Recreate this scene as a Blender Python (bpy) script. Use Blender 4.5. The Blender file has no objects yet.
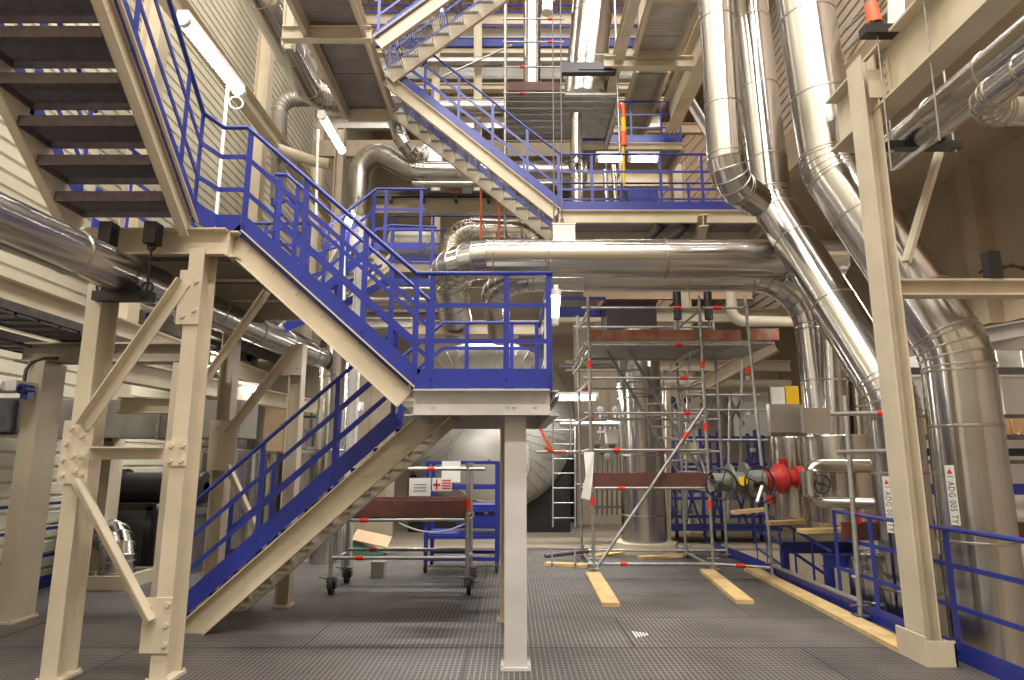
import bpy, math, random
from mathutils import Vector as V, Matrix
random.seed(7)
C = bpy.context.scene.collection
PI = math.pi
# ---------------------------------------------------------------- camera
FPX = 648.0
TH = math.atan(122 / FPX)
ST, CT = math.sin(TH), math.cos(TH)
EYE = 1.65
def P(u, v, y):                       # point seen at pixel u,v that stands at depth y
    a, b = (u - 512) / FPX, (340 - v) / FPX
    t = y / (CT - b * ST)
    return V((a * t, y, EYE + t * (ST + b * CT)))
def PX(u, v, x):                      # the same at side distance x
    a, b = (u - 512) / FPX, (340 - v) / FPX
    t = x / a
    return V((x, t * (CT - b * ST), EYE + t * (ST + b * CT)))
def PZ(u, v, z):                      # the same at height z
    a, b = (u - 512) / FPX, (340 - v) / FPX
    t = (z - EYE) / (ST + b * CT)
    return V((a * t, t * (CT - b * ST), z))
cam = bpy.data.cameras.new('camera')
cam.sensor_width = 36
cam.lens = FPX / 1024 * 36
cam.clip_end = 200
co = bpy.data.objects.new('camera', cam)
co.location = (0, 0, EYE)
co.rotation_euler = (PI / 2 + TH, 0, 0)
C.objects.link(co)
bpy.context.scene.camera = co
# ---------------------------------------------------------------- mesh builder
X, Y, Z = V((1, 0, 0)), V((0, 1, 0)), V((0, 0, 1))
WORLD = {}
def frame(d, up=Z):
    d = d.normalized()
    s = d.cross(up)
    if s.length < 1e-4:
        s = d.cross(Y)
        if s.length < 1e-4:
            s = d.cross(X)
    s.normalize()
    u = s.cross(d).normalized()
    return d, s, u
class MB:
    def __init__(self):
        self.v, self.f, self.sm, self.mi, self.uv = [], [], [], [], {}
        self.smooth = False
        self.m = 0
    def face(self, ids):
        self.f.append(tuple(ids)); self.sm.append(self.smooth); self.mi.append(self.m)
    def add(self, pts):
        i = len(self.v); self.v.extend(V(p) for p in pts); return i
    def hexa(self, p):                # 8 corners: bottom ring 0-3, top ring 4-7
        i = self.add(p)
        for q in ((3, 2, 1, 0), (4, 5, 6, 7), (0, 1, 5, 4), (1, 2, 6, 5), (2, 3, 7, 6), (3, 0, 4, 7)):
            self.face([i + k for k in q])
        return self
    def box(self, x0, x1, y0, y1, z0, z1):
        return self.hexa([(x0, y0, z0), (x1, y0, z0), (x1, y1, z0), (x0, y1, z0), (x0, y0, z1), (x1, y0, z1), (x1, y1, z1), (x0, y1, z1)])
    def bar(self, p, q, w, h, up=Z):  # w across, h along up
        p, q = V(p), V(q)
        d, s, u = frame(q - p, V(up))
        a, b = s * w / 2, u * h / 2
        return self.hexa([p - a - b, p + a - b, p + a + b, p - a + b, q - a - b, q + a - b, q + a + b, q - a + b])
    def ring(self, c, s, u, r, n):
        return self.add([c + s * (r * math.cos(2 * PI * k / n)) + u * (r * math.sin(2 * PI * k / n)) for k in range(n)])
    def skin(self, i, j, n):
        for k in range(n):
            k2 = (k + 1) % n
            self.uv[len(self.f)] = ((k / n, 0), ((k + 1) / n, 0), ((k + 1) / n, 1), (k / n, 1))
            self.face((i + k, i + k2, j + k2, j + k))
    def cap(self, i, n, flip=False):
        s = self.smooth; self.smooth = False
        r = list(range(i, i + n))
        self.face(r[::-1] if not flip else r)
        self.smooth = s
    def tube(self, p, q, r, n=10, r2=None, caps=True):
        p, q = V(p), V(q)
        d, s, u = frame(q - p)
        s0 = self.smooth; self.smooth = True
        i = self.ring(p, s, u, r, n); j = self.ring(q, s, u, r if r2 is None else r2, n)
        self.skin(i, j, n)
        if caps:
            a = self.ring(p, s, u, r, n); b = self.ring(q, s, u, r if r2 is None else r2, n)
            self.cap(a, n); self.cap(b, n, True)
        self.smooth = s0
        return self
    def lathe(self, p, d, prof, n=24, sharp=False):   # prof: (distance along d, radius)
        p = V(p); d, s, u = frame(V(d))
        s0 = self.smooth; self.smooth = True
        prev = None
        for k, (h, r) in enumerate(prof):
            if sharp:
                if k:
                    i = self.ring(p + d * prof[k - 1][0], s, u, max(prof[k - 1][1], 1e-4), n)
                    j = self.ring(p + d * h, s, u, max(r, 1e-4), n)
                    self.skin(i, j, n)
            else:
                j = self.ring(p + d * h, s, u, max(r, 1e-4), n)
                if prev is not None:
                    self.skin(prev, j, n)
                prev = j
        self.smooth = s0
        return self
    def sweep(self, pts, r, n=10, gore=False, caps=True, close=False):
        pts = [V(p) for p in pts]
        m = len(pts)
        tang = []
        for k in range(m):
            a = pts[k] - pts[k - 1] if k else pts[1] - pts[0]
            b = pts[k + 1] - pts[k] if k < m - 1 else pts[-1] - pts[-2]
            tang.append((a.normalized() + b.normalized()).normalized())
        d, s, u = frame(tang[0])
        rings = []
        s0 = self.smooth; self.smooth = True
        for k in range(m):
            if k:
                q = tang[k - 1].rotation_difference(tang[k])
                s = q @ s; u = q @ u
            # mitre: project a circle of the incoming leg on the bisecting plane
            leg = (pts[k] - pts[k - 1]).normalized() if k else (pts[1] - pts[0]).normalized()
            row = []
            for i in range(n):
                o = s * (r * math.cos(2 * PI * i / n)) + u * (r * math.sin(2 * PI * i / n))
                row.append(o)
            cosb = max(0.5, leg.dot(tang[k]))
            if cosb < .9999:
                bend = (leg - tang[k] * leg.dot(tang[k]))
                if bend.length > 1e-6:
                    bend.normalize()
                    row = [o + bend * (o.dot(bend) * (1 / cosb - 1)) for o in row]
            rings.append([pts[k] + o for o in row])
        if gore:
            for k in range(m - 1):
                i = self.add(rings[k]); j = self.add(rings[k + 1]); self.skin(i, j, n)
        else:
            i = self.add(rings[0])
            for k in range(1, m):
                j = self.add(rings[k]); self.skin(i, j, n); i = j
        if caps:
            a = self.add(rings[0]); b = self.add(rings[-1])
            self.cap(a, n); self.cap(b, n, True)
        self.smooth = s0
        return rings
    def ibeam(self, p, q, h, w, tf=.018, tw=.012, up=Z):
        p, q = V(p), V(q); d, s, u = frame(q - p, V(up))
        o = u * (h / 2 - tf / 2)
        self.bar(p + o, q + o, w, tf, u); self.bar(p - o, q - o, w, tf, u)
        self.bar(p, q, tw, h - 2 * tf, u)
        return self
    def channel(self, p, q, h, w, t=.012, side=1, up=Z):   # web at p-q, flanges towards side
        p, q = V(p), V(q); d, s, u = frame(q - p, V(up))
        self.bar(p, q, t, h, u)
        o = u * (h / 2 - t / 2); a = s * (side * w / 2)
        self.bar(p + o + a, q + o + a, w, t, u); self.bar(p - o + a, q - o + a, w, t, u)
        return self
    def prism(self, pts, vec):
        pts = [V(p) for p in pts]; vec = V(vec); n = len(pts)
        i = self.add(pts); j = self.add([p + vec for p in pts])
        self.face([i + k for k in range(n)][::-1]); self.face([j + k for k in range(n)])
        self.skin(i, j, n)
        return self
    def bolt(self, p, d, r=.016, h=.012):
        p, d = V(p), V(d).normalized()
        return self.tube(p - d * .002, p + d * h, r, 6)
    def torus(self, c, d, R, r, n=24, m=8):
        c = V(c); d, s, u = frame(V(d))
        s0 = self.smooth; self.smooth = True
        rows = []
        for k in range(n):
            a = 2 * PI * k / n
            e = s * math.cos(a) + u * math.sin(a)
            rows.append(self.add([c + e * (R + r * math.cos(2 * PI * j / m)) + d * (r * math.sin(2 * PI * j / m)) for j in range(m)]))
        for k in range(n):
            self.skin(rows[k], rows[(k + 1) % n], m)
        self.smooth = s0
        return self
    def build(self, name, mat, parent=None):
        off = V(WORLD.get(parent.name, (0, 0, 0))) if parent is not None else V((0, 0, 0))
        me = bpy.data.meshes.new(name)
        if parent is None and self.v:
            lo = V((min(v.x for v in self.v), min(v.y for v in self.v), min(v.z for v in self.v)))
            hi = V((max(v.x for v in self.v), max(v.y for v in self.v), max(v.z for v in self.v)))
            off = V(((lo.x + hi.x) / 2, (lo.y + hi.y) / 2, lo.z))
        me.from_pydata([v - off for v in self.v], [], self.f)
        for p, s, mi in zip(me.polygons, self.sm, self.mi):
            p.use_smooth = s; p.material_index = mi
        for mm in (mat if isinstance(mat, (list, tuple)) else [mat]):
            if not self.uv: mm = FLAT.get(mm, mm)
            me.materials.append(mm)
        if self.uv:
            ul = me.uv_layers.new(name='UVMap')
            for fi, q in self.uv.items():
                for li, c_ in zip(me.polygons[fi].loop_indices, q): ul.data[li].uv = c_
        o = bpy.data.objects.new(name, me)
        C.objects.link(o)
        if parent is not None:
            o.parent = parent
            WORLD[o.name] = off
        else:
            o.location = off
            WORLD[o.name] = off
        return o
def thing(name, label, cat, loc, group=None, kind='thing'):
    o = bpy.data.objects.new(name, None)
    C.objects.link(o)
    o.location = V(loc); o.empty_display_size = .1
    WORLD[o.name] = V(loc)
    return tag(o, label, cat, group, kind)
def tag(o, label, cat, group=None, kind='thing'):
    o['label'] = label; o['category'] = cat; o['kind'] = kind
    if group: o['group'] = group
    return o
def struct(mb, name, mat):
    o = mb.build(name, mat); o['kind'] = 'structure'; return o
# ---------------------------------------------------------------- materials
def newmat(name):
    m = bpy.data.materials.new(name); m.use_nodes = True
    nt = m.node_tree; return m, nt, nt.nodes['Principled BSDF']
def paint(name, col, rough=.45, var=.12, scale=3.0, metal=0.0, dirt=None, bump=0.0, bscale=40.0, spec=.5):
    m, nt, b = newmat(name)
    tc = nt.nodes.new('ShaderNodeTexCoord')
    n = nt.nodes.new('ShaderNodeTexNoise'); n.inputs['Scale'].default_value = scale; n.inputs['Detail'].default_value = 6
    nt.links.new(tc.outputs['Object'], n.inputs['Vector'])
    r = nt.nodes.new('ShaderNodeValToRGB')
    d = dirt or tuple(c * (1 - var * 2.2) for c in col)
    r.color_ramp.elements[0].position = .3; r.color_ramp.elements[0].color = (*d, 1)
    r.color_ramp.elements[1].position = .62; r.color_ramp.elements[1].color = (*col, 1)
    nt.links.new(n.outputs['Fac'], r.inputs['Fac'])
    nt.links.new(r.outputs['Color'], b.inputs['Base Color'])
    b.inputs['Roughness'].default_value = rough; b.inputs['Metallic'].default_value = metal
    b.inputs['Specular IOR Level'].default_value = spec
    if bump:
        n2 = nt.nodes.new('ShaderNodeTexNoise'); n2.inputs['Scale'].default_value = bscale
        nt.links.new(tc.outputs['Object'], n2.inputs['Vector'])
        bp = nt.nodes.new('ShaderNodeBump'); bp.inputs['Strength'].default_value = bump; bp.inputs['Distance'].default_value = .01
        nt.links.new(n2.outputs['Fac'], bp.inputs['Height']); nt.links.new(bp.outputs['Normal'], b.inputs['Normal'])
    return m
ANROT = 0.25
FLAT = {}
def cladding(name, col, r0=.17, r1=.23, bump=.012, aniso=.82):
    m, nt, b = newmat(name)
    tc = nt.nodes.new('ShaderNodeTexCoord')
    n = nt.nodes.new('ShaderNodeTexNoise'); n.inputs['Scale'].default_value = 1.6; n.inputs['Detail'].default_value = 2
    nt.links.new(tc.outputs['Object'], n.inputs['Vector'])
    mr = nt.nodes.new('ShaderNodeMapRange')
    mr.inputs[1].default_value = .3; mr.inputs[2].default_value = .7; mr.inputs[3].default_value = r0; mr.inputs[4].default_value = r1
    nt.links.new(n.outputs['Fac'], mr.inputs[0]); nt.links.new(mr.outputs[0], b.inputs['Roughness'])
    r = nt.nodes.new('ShaderNodeValToRGB')
    r.color_ramp.elements[0].position = .25; r.color_ramp.elements[0].color = (*[c * .9 for c in col], 1)
    r.color_ramp.elements[1].position = .6; r.color_ramp.elements[1].color = (*col, 1)
    nt.links.new(n.outputs['Fac'], r.inputs['Fac']); nt.links.new(r.outputs['Color'], b.inputs['Base Color'])
    b.inputs['Metallic'].default_value = 1
    if aniso:
      tg = nt.nodes.new('ShaderNodeTangent'); tg.direction_type = 'UV_MAP'; tg.uv_map = 'UVMap'
      nt.links.new(tg.outputs[0], b.inputs['Tangent'])
      b.inputs['Anisotropic'].default_value = aniso; b.inputs['Anisotropic Rotation'].default_value = ANROT
    n2 = nt.nodes.new('ShaderNodeTexNoise'); n2.inputs['Scale'].default_value = 2.2; n2.inputs['Detail'].default_value = 2
    nt.links.new(tc.outputs['Object'], n2.inputs['Vector'])
    bp = nt.nodes.new('ShaderNodeBump'); bp.inputs['Strength'].default_value = bump; bp.inputs['Distance'].default_value = .03
    nt.links.new(n2.outputs['Fac'], bp.inputs['Height']); nt.links.new(bp.outputs['Normal'], b.inputs['Normal'])
    return m
def grating_mat(name, bar_col, gap_col, pitch, patch=.25, rough=.55, across=None):
    m, nt, b = newmat(name)
    L = nt.links.new
    tc = nt.nodes.new('ShaderNodeTexCoord'); sp = nt.nodes.new('ShaderNodeSeparateXYZ'); L(tc.outputs['Object'], sp.inputs[0])
    def M(op, a, bb=None, c=None):
        q = nt.nodes.new('ShaderNodeMath'); q.operation = op
        for k, x in enumerate((a, bb, c)):
            if x is None: continue
            if isinstance(x, (int, float)): q.inputs[k].default_value = x
            else: L(x, q.inputs[k])
        return q.outputs[0]
    def bars(sock, p, duty):
        fr = M('FRACT', M('DIVIDE', sock, p))
        d = M('ABSOLUTE', M('SUBTRACT', fr, .5))
        return M('LESS_THAN', d, duty / 2)
    bx = bars(sp.outputs['X'], pitch, .22); by = bars(sp.outputs['Y'], across or pitch, .26)
    g = M('MAXIMUM', bx, by)
    br = nt.nodes.new('ShaderNodeTexBrick'); br.inputs['Scale'].default_value = 1.0
    br.inputs['Color1'].default_value = (1, 1, 1, 1); br.inputs['Color2'].default_value = (1 - patch * 2, 1 - patch * 2, 1 - patch * 2, 1)
    br.inputs['Mortar'].default_value = (.15, .15, .15, 1); br.inputs['Mortar Size'].default_value = .012
    br.inputs['Brick Width'].default_value = 3.0; br.inputs['Row Height'].default_value = 1.15
    mp = nt.nodes.new('ShaderNodeMapping'); mp.inputs['Location'].default_value = (.4, .27, 0)
    L(tc.outputs['Object'], mp.inputs[0]); L(mp.outputs[0], br.inputs['Vector'])
    ns = nt.nodes.new('ShaderNodeTexNoise'); ns.inputs['Scale'].default_value = 1.3; ns.inputs['Detail'].default_value = 8; L(tc.outputs['Object'], ns.inputs['Vector'])
    rr = nt.nodes.new('ShaderNodeMapRange'); rr.inputs[1].default_value = .3; rr.inputs[2].default_value = .7; rr.inputs[3].default_value = .6; rr.inputs[4].default_value = 1.15
    L(ns.outputs['Fac'], rr.inputs[0])
    mx = nt.nodes.new('ShaderNodeMix'); mx.data_type = 'RGBA'
    mx.inputs[6].default_value = (*gap_col, 1); mx.inputs[7].default_value = (*bar_col, 1)
    L(g, mx.inputs[0])
    m2 = nt.nodes.new('ShaderNodeMix'); m2.data_type = 'RGBA'; m2.blend_type = 'MULTIPLY'; m2.inputs[0].default_value = 1
    L(mx.outputs[2], m2.inputs[6]); L(br.outputs['Color'], m2.inputs[7])
    m3 = nt.nodes.new('ShaderNodeMix'); m3.data_type = 'RGBA'; m3.blend_type = 'MULTIPLY'; m3.inputs[0].default_value = 1
    L(m2.outputs[2], m3.inputs[6]); L(rr.outputs[0], m3.inputs[7])
    L(m3.outputs[2], b.inputs['Base Color'])
    b.inputs['Roughness'].default_value = rough
    bp = nt.nodes.new('ShaderNodeBump'); bp.inputs['Strength'].default_value = .6; bp.inputs['Distance'].default_value = .02
    L(g, bp.inputs['Height']); L(bp.outputs['Normal'], b.inputs['Normal'])
    return m
def emit(name, col, s):
    m, nt, b = newmat(name)
    b.inputs['Base Color'].default_value = (.9, .9, .85, 1)
    b.inputs['Emission Color'].default_value = (*col, 1); b.inputs['Emission Strength'].default_value = s
    return m
M_CREAM = paint('cream_steel_paint', (.60, .52, .39), .5, .07, 2.2)
M_GREYPAINT = paint('pale_grey_steel_paint', (.53, .51, .49), .45, .08, 2.5)
M_WALL = paint('cream_wall_cladding', (.66, .62, .50), .55, .05, 1.2)
M_TANWALL = paint('tan_wall', (.36, .30, .22), .75, .10, .8)
M_BROWNCONC = paint('brown_concrete', (.46, .36, .25), .8, .12, .7)
M_CEIL = paint('pink_tan_roof_deck', (.62, .46, .33), .6, .06, 1)
M_BLUE = paint('blue_railing_paint', (.021, .034, .265), .35, .10, 4, dirt=(.018, .027, .2))
M_CLAD = cladding('bright_metal_cladding', (.55, .54, .52))
M_CLADW = cladding('warm_metal_cladding', (.52, .49, .44), .18, .27)
M_BAND = cladding('cladding_seam', (.50, .46, .40), .3, .45)
M_CLADDULL = cladding('dull_metal_cladding', (.50, .485, .46), .26, .36, .02)
M_GALV = paint('galvanized_steel', (.45, .44, .42), .42, .12, 9, metal=.75)
M_DARKSTEEL = paint('dark_steel', (.16, .15, .15), .5, .15, 6, metal=.5)
M_TREAD = paint('dark_tread_steel', (.14, .108, .112), .6, .15, 14, bump=.4, bscale=90)
M_GRATE = grating_mat('floor_grating', (.25, .225, .205), (.022, .019, .017), .045, .14)
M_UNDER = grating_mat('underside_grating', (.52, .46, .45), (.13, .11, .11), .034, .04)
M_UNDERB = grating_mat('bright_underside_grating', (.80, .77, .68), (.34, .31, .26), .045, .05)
M_CONC = paint('concrete_floor', (.30, .25, .19), .7, .14, 1.5)
M_TOE = paint('dark_red_toe_board', (.13, .042, .03), .6, .2, 5, dirt=(.07, .03, .025))
M_TOE2 = paint('worn_red_toe_board', (.30, .085, .05), .6, .2, 6, dirt=(.33, .22, .16))
M_TIMBER = paint('pale_timber', (.62, .44, .20), .7, .12, 7)
M_RED = paint('red_marker', (.75, .03, .015), .5, .06)
M_REDP = paint('red_valve_paint', (.42, .025, .02), .4, .12, 5)
M_ORANGE = paint('orange_paint', (.75, .13, .04), .5, .1)
M_YELLOW = paint('yellow_panel', (.80, .50, .02), .5, .06)
M_BLACK = paint('black_steel', (.012, .012, .013), .4, .05)
M_RUBBER = paint('black_rubber', (.02, .02, .02), .7, .05)
M_WHITE = paint('white_plastic', (.78, .77, .74), .45, .03)
M_SIGN = paint('white_sign', (.80, .79, .76), .5, .02)
M_PURPLE = paint('dark_plum_steel', (.055, .035, .045), .6, .1)
M_GREEN = paint('green_valve_paint', (.16, .17, .14), .5, .15, 6)
M_GREENSHEET = paint('green_sheet', (.06, .19, .11), .6, .1)
M_CARD = paint('brown_cardboard', (.42, .30, .18), .8, .08)
M_INK = paint('black_lettering', (.01, .01, .01), .6, .01)
M_TUBE = emit('lit_fluorescent_tube', (1.0, .96, .84), 26)
M_TUBE2 = emit('dim_fluorescent_tube', (1.0, .96, .84), 6)
M_TREADL = paint('grey_slotted_tread_steel', (.20, .18, .18), .5, .12, 10)
M_DUCT = paint('grey_painted_duct', (.24, .22, .19), .6, .1, 3)
M_VESSEL = paint('matt_vessel_cladding', (.40, .385, .355), .45, .05, 1.2, metal=.55)
M_DECK = paint('grey_deck_steel', (.50, .49, .47), .5, .12, 5, metal=.1)
M_RWALL = paint('tan_right_wall', (.44, .36, .29), .7, .06, 1)
for m_, c_ in ((M_CLAD, (.80, .775, .73)), (M_CLADW, (.76, .70, .61)), (M_CLADDULL, (.60, .585, .56)), (M_BAND, (.62, .58, .50))):
    FLAT[m_] = cladding('flat_sheet_metal', c_, .3, .42, .012, 0)
M_NAVY = paint('navy_rack_paint', (.02, .028, .15), .5, .1, 4)
# ---------------------------------------------------------------- generic makers
def bead(mb, pts, c, t, w=.014, h=.008):
    n = len(pts)
    s0 = mb.smooth; mb.smooth = False
    rows = []
    for off, k in ((-w, .998), (-w * .5, 1), (w * .5, 1), (w, .998)):
        rr = []
        for p in pts:
            e = p - c
            g = e * k + (e.normalized() * h if abs(off) < w * .9 else V((0, 0, 0)))
            rr.append(c + g + t * off)
        rows.append(mb.add(rr))
    for a, b in zip(rows, rows[1:]):
        mb.skin(a, b, n)
    mb.smooth = s0
def arc_pts(A, B, D, R, n):
    d1, d2 = (B - A).normalized(), (D - B).normalized()
    th = d1.angle(d2)
    T = R * math.tan(th / 2)
    nrm = (d2 - d1 * math.cos(th)).normalized()
    S = B - d1 * T; cen = S + nrm * R
    pts = [S]
    for k in range(n):
        ph = (k + .5) * th / n
        rr = R / math.cos(th / (2 * n))
        pts.append(cen + (d1 * math.sin(ph) - nrm * math.cos(ph)) * rr)
    pts.append(B + d2 * T)
    return pts
def pipe(name, label, pts, r, R=None, seam=1.0, mat=None, group='insulated pipes in metal cladding', gores=5, n=36, caps=True, cat='pipe', band=True, phase=.5):
    mat = mat or M_CLAD
    pts = [V(p) for p in pts]
    Rs = R if isinstance(R, (list, tuple)) else [R or r * 2.2] * (len(pts) - 2)
    root = thing(name, label, cat, pts[0], group)
    cur = pts[0]
    for k in range(1, len(pts)):
        if k < len(pts) - 1:
            arc = arc_pts(pts[k - 1], pts[k], pts[k + 1], Rs[k - 1], gores)
            end = arc[0]
        else:
            arc = None; end = pts[k]
        L = (end - cur).length
        if L > .01 and (end - cur).dot(pts[k] - pts[k - 1]) > 0:
            mb = MB(); mb.tube(cur, end, r, n, caps=False)
            d, s, u = frame(end - cur)
            if caps and k == 1:
                mb.lathe(cur, -d, [(0, r), (.02, r * .97), (.03, .001)], n)
            if caps and arc is None:
                mb.lathe(end, d, [(0, r), (.02, r * .97), (.03, .001)], n)
            mb.build('pipe_section', mat, root)
            if band:
                t = seam * phase
                while t < L - .08:
                    c = cur + d * t
                    b = MB(); bead(b, [c + s * (r * math.cos(2 * PI * i / n)) + u * (r * math.sin(2 * PI * i / n)) for i in range(n)], c, d)
                    b.build('seam_band', M_BAND, root)
                    t += seam
        if arc:
            mb = MB(); rings = mb.sweep(arc, r, n, gore=True, caps=False)
            mb.m = 1
            for i, rg in enumerate(rings):
                t = (arc[min(i + 1, len(arc) - 1)] - arc[max(i - 1, 0)]).normalized()
                if band: bead(mb, rg, arc[i], t, .012, .006)
            mb.build('elbow', [mat, M_BAND], root)
            cur = arc[-1]
    return root
def small_pipe(name, label, pts, r, mat, R=None, group=None, cat='pipe', n=14):
    pts = [V(p) for p in pts]
    full = [pts[0]]
    for k in range(1, len(pts) - 1):
        full += arc_pts(pts[k - 1], pts[k], pts[k + 1], R or r * 2.5, 6)
    full.append(pts[-1])
    mb = MB(); mb.sweep(full, r, n)
    return tag(mb.build(name, mat), label, cat, group)
def steel_column(label, x, y, z0, z1, wx, wy, kind='I', group='painted steel columns', mat=None, plates=(), base=True, web='x', name='steel_column'):
    mat = mat or M_CREAM
    root = thing(name, label, 'column', (x, y, z0), group)
    mb = MB(); zb = z0 + (.02 if base else 0)
    if kind == 'box':
        mb.box(x - wx / 2, x + wx / 2, y - wy / 2, y + wy / 2, zb, z1)
    else:
        up = X if web == 'x' else Y
        h, w = (wx, wy) if web == 'x' else (wy, wx)
        mb.ibeam((x, y, zb), (x, y, z1), h, w, .016, .012, up)
    mb.build('shaft', mat, root)
    if base:
        b = MB(); b.box(x - wx / 2 - .03, x + wx / 2 + .03, y - wy / 2 - .02, y + wy / 2 + .02, z0, z0 + .022)
        for sx in (-1, 1):
            for sy in (-1, 1):
                b.bolt((x + sx * (wx / 2 + .015), y + sy * (wy / 2 + .005), z0 + .02), Z, .011, .02)
        b.build('base_plate', mat, root)
    for (px0, px1, pz0, pz1, bolts) in plates:      # gusset plates on the front face
        g = MB(); yy = y - wy / 2
        g.box(px0, px1, yy - .014, yy, pz0, pz1)
        for bx, bz in bolts:
            g.bolt((bx, yy - .014, bz), -Y, .019, .014)
        g.build('gusset_plate', mat, root)
    return root
def beam(label, p, q, h, w, mat=None, group='painted steel beams', name='steel_beam', stiff=0, tf=.02, up=Z, box=False, cat='beam'):
    mb = MB(); p, q = V(p), V(q)
    if box: mb.bar(p, q, w, h, up)
    else:
        mb.ibeam(p, q, h, w, tf, .014, up)
        d, s, u = frame(q - p, V(up)); L = (q - p).length
        for k in range(stiff):
            c = p + d * (L * (k + .5) / stiff)
            mb.bar(c - d * .006, c + d * .006, w * .96, h - 2 * tf, u)
    return tag(mb.build(name, mat or M_CREAM), label, cat, group)
def brace(label, p, q, w, t, group='diagonal steel braces', mat=None, up=Z, ends=True):
    p, q = V(p), V(q)
    root = thing('diagonal_brace', label, 'brace', p, group)
    mb = MB(); d, s, u = frame(q - p, V(up))
    # an angle section: two legs
    mb.bar(p, q, t, w, u)
    mb.bar(p + s * w / 2 + u * (w / 2 - t / 2), q + s * w / 2 + u * (w / 2 - t / 2), w, t, u)
    mb.build('angle_bar', mat or M_CREAM, root)
    if ends:
        for c, sg in ((p, 1), (q, -1)):
            for k in (.06, .13):
                b = MB(); b.bolt(c + d * (sg * k) - s * t / 2, -s, .016, .012); b.build('bolt', mat or M_CREAM, root)
    return root
def railing(parent, pts, posts, heights=(1.05, .70, .37), toe=.12, r=.021, post_w=.05, out=None, mat=None, name='railing', flat=True, toe_name='toe_board', skip_toe=False, vertical_ends=()):
    """posts: indices as (segment, t). A part (the top handrail) with mid rails, posts and toe board under it."""
    mat = mat or M_BLUE
    pts = [V(p) for p in pts]
    hp = [p + Z * heights[0] for p in pts]
    mb = MB(); mb.sweep(hp, r, 10)
    hr = mb.build(name, mat, parent)
    WORLD[hr.name] = V(WORLD[parent.name])
    for h in heights[1:]:
        m = MB()
        for a, b in zip(pts, pts[1:]):
            m.bar(a + Z * h, b + Z * h, .010, .042)
        m.build('mid_rail', mat, hr)
    if not skip_toe:
        for a, b in zip(pts, pts[1:]):
            m = MB(); m.bar(a + Z * toe / 2, b + Z * toe / 2, .008, toe)
            m.build(toe_name, mat, hr)
    for sgm, t in posts:
        a, b = pts[sgm], pts[sgm + 1]
        c = a.lerp(b, t); d = (b - a); d.z = 0
        if d.length < 1e-5: d = V((1, 0, 0))
        d.normalize()
        m = MB(); m.bar(c + Z * -.02, c + Z * heights[0], .012, post_w, d)
        for hz in (.03, .09):
            n_ = d.cross(Z)
            m.bolt(c + Z * hz + n_ * .006, n_, .01, .01); m.bolt(c + Z * hz - n_ * .006, -n_, .01, .01)
        m.build('post', mat, hr)
    return hr
def stair(name, label, p0, hd, wd, run, rise, width, n, h=.22, mat=None, tread_mat=None, pitch=.045, group='steel stair flights', tread_depth=.26, nosing=.045, solid=False, cross=False):
    p0, hd, wd = V(p0), V(hd), V(wd)
    mat = mat or M_CREAM; tread_mat = tread_mat or M_TREAD
    root = thing(name, label, 'staircase', p0, group)
    top = p0 + hd * run + Z * rise
    sl = (top - p0).normalized(); nr = (Z - sl * Z.dot(sl)).normalized()
    for k, side in ((0, -1), (1, 1)):
        a = p0 + wd * (width * k) - nr * (h * .42); b = top + wd * (width * k) - nr * (h * .42)
        m = MB()
        d, s, u = frame(b - a)
        sgn = 1 if s.dot(wd) * side > 0 else -1
        m.channel(a, b, h, .075, .012, sgn)
        for i in range(n):
            c = a.lerp(b, (i + .5) / n)
            m.bolt(c + wd * side * .006 + nr * .02, wd * side, .011, .009)
        m.build('stringer', mat, root)
    for i in range(n):
        c = p0 + hd * (run * (i + .15) / n) + Z * (rise * (i + .62) / n)
        m = MB()
        w0, w1 = .012, width - .012
        def slab(d0, d1, z0, z1, a=w0, b=w1):
            q = [c + hd * d0 + wd * a + Z * z0, c + hd * d1 + wd * a + Z * z0, c + hd * d1 + wd * b + Z * z0, c + hd * d0 + wd * b + Z * z0]
            m.hexa(q + [x + Z * (z1 - z0) for x in q])
        slab(0, .012, -nosing, 0)
        slab(tread_depth - .006, tread_depth, -nosing, 0)
        if cross:
            x = .03
            while x < tread_depth - .02:
                slab(x, x + .006, -.034, -.002); x += pitch
            for e in (.25, .5, .75): slab(.012, tread_depth - .006, -.012, -.002, width * e, width * e + .006)
        elif solid:
            slab(.012, tread_depth - .006, -.03, -.004)
        else:
            x = w0
            while x < w1:
                slab(.012, tread_depth - .006, -.034, -.002, x, x + .006); x += pitch
            slab(tread_depth * .5, tread_depth * .5 + .006, -.01, -.002)
        slab(0, tread_depth, -nosing, 0, w0, w0 + .006); slab(0, tread_depth, -nosing, 0, w1 - .006, w1)
        m.build('tread', tread_mat, root)
    return root, top
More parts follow.
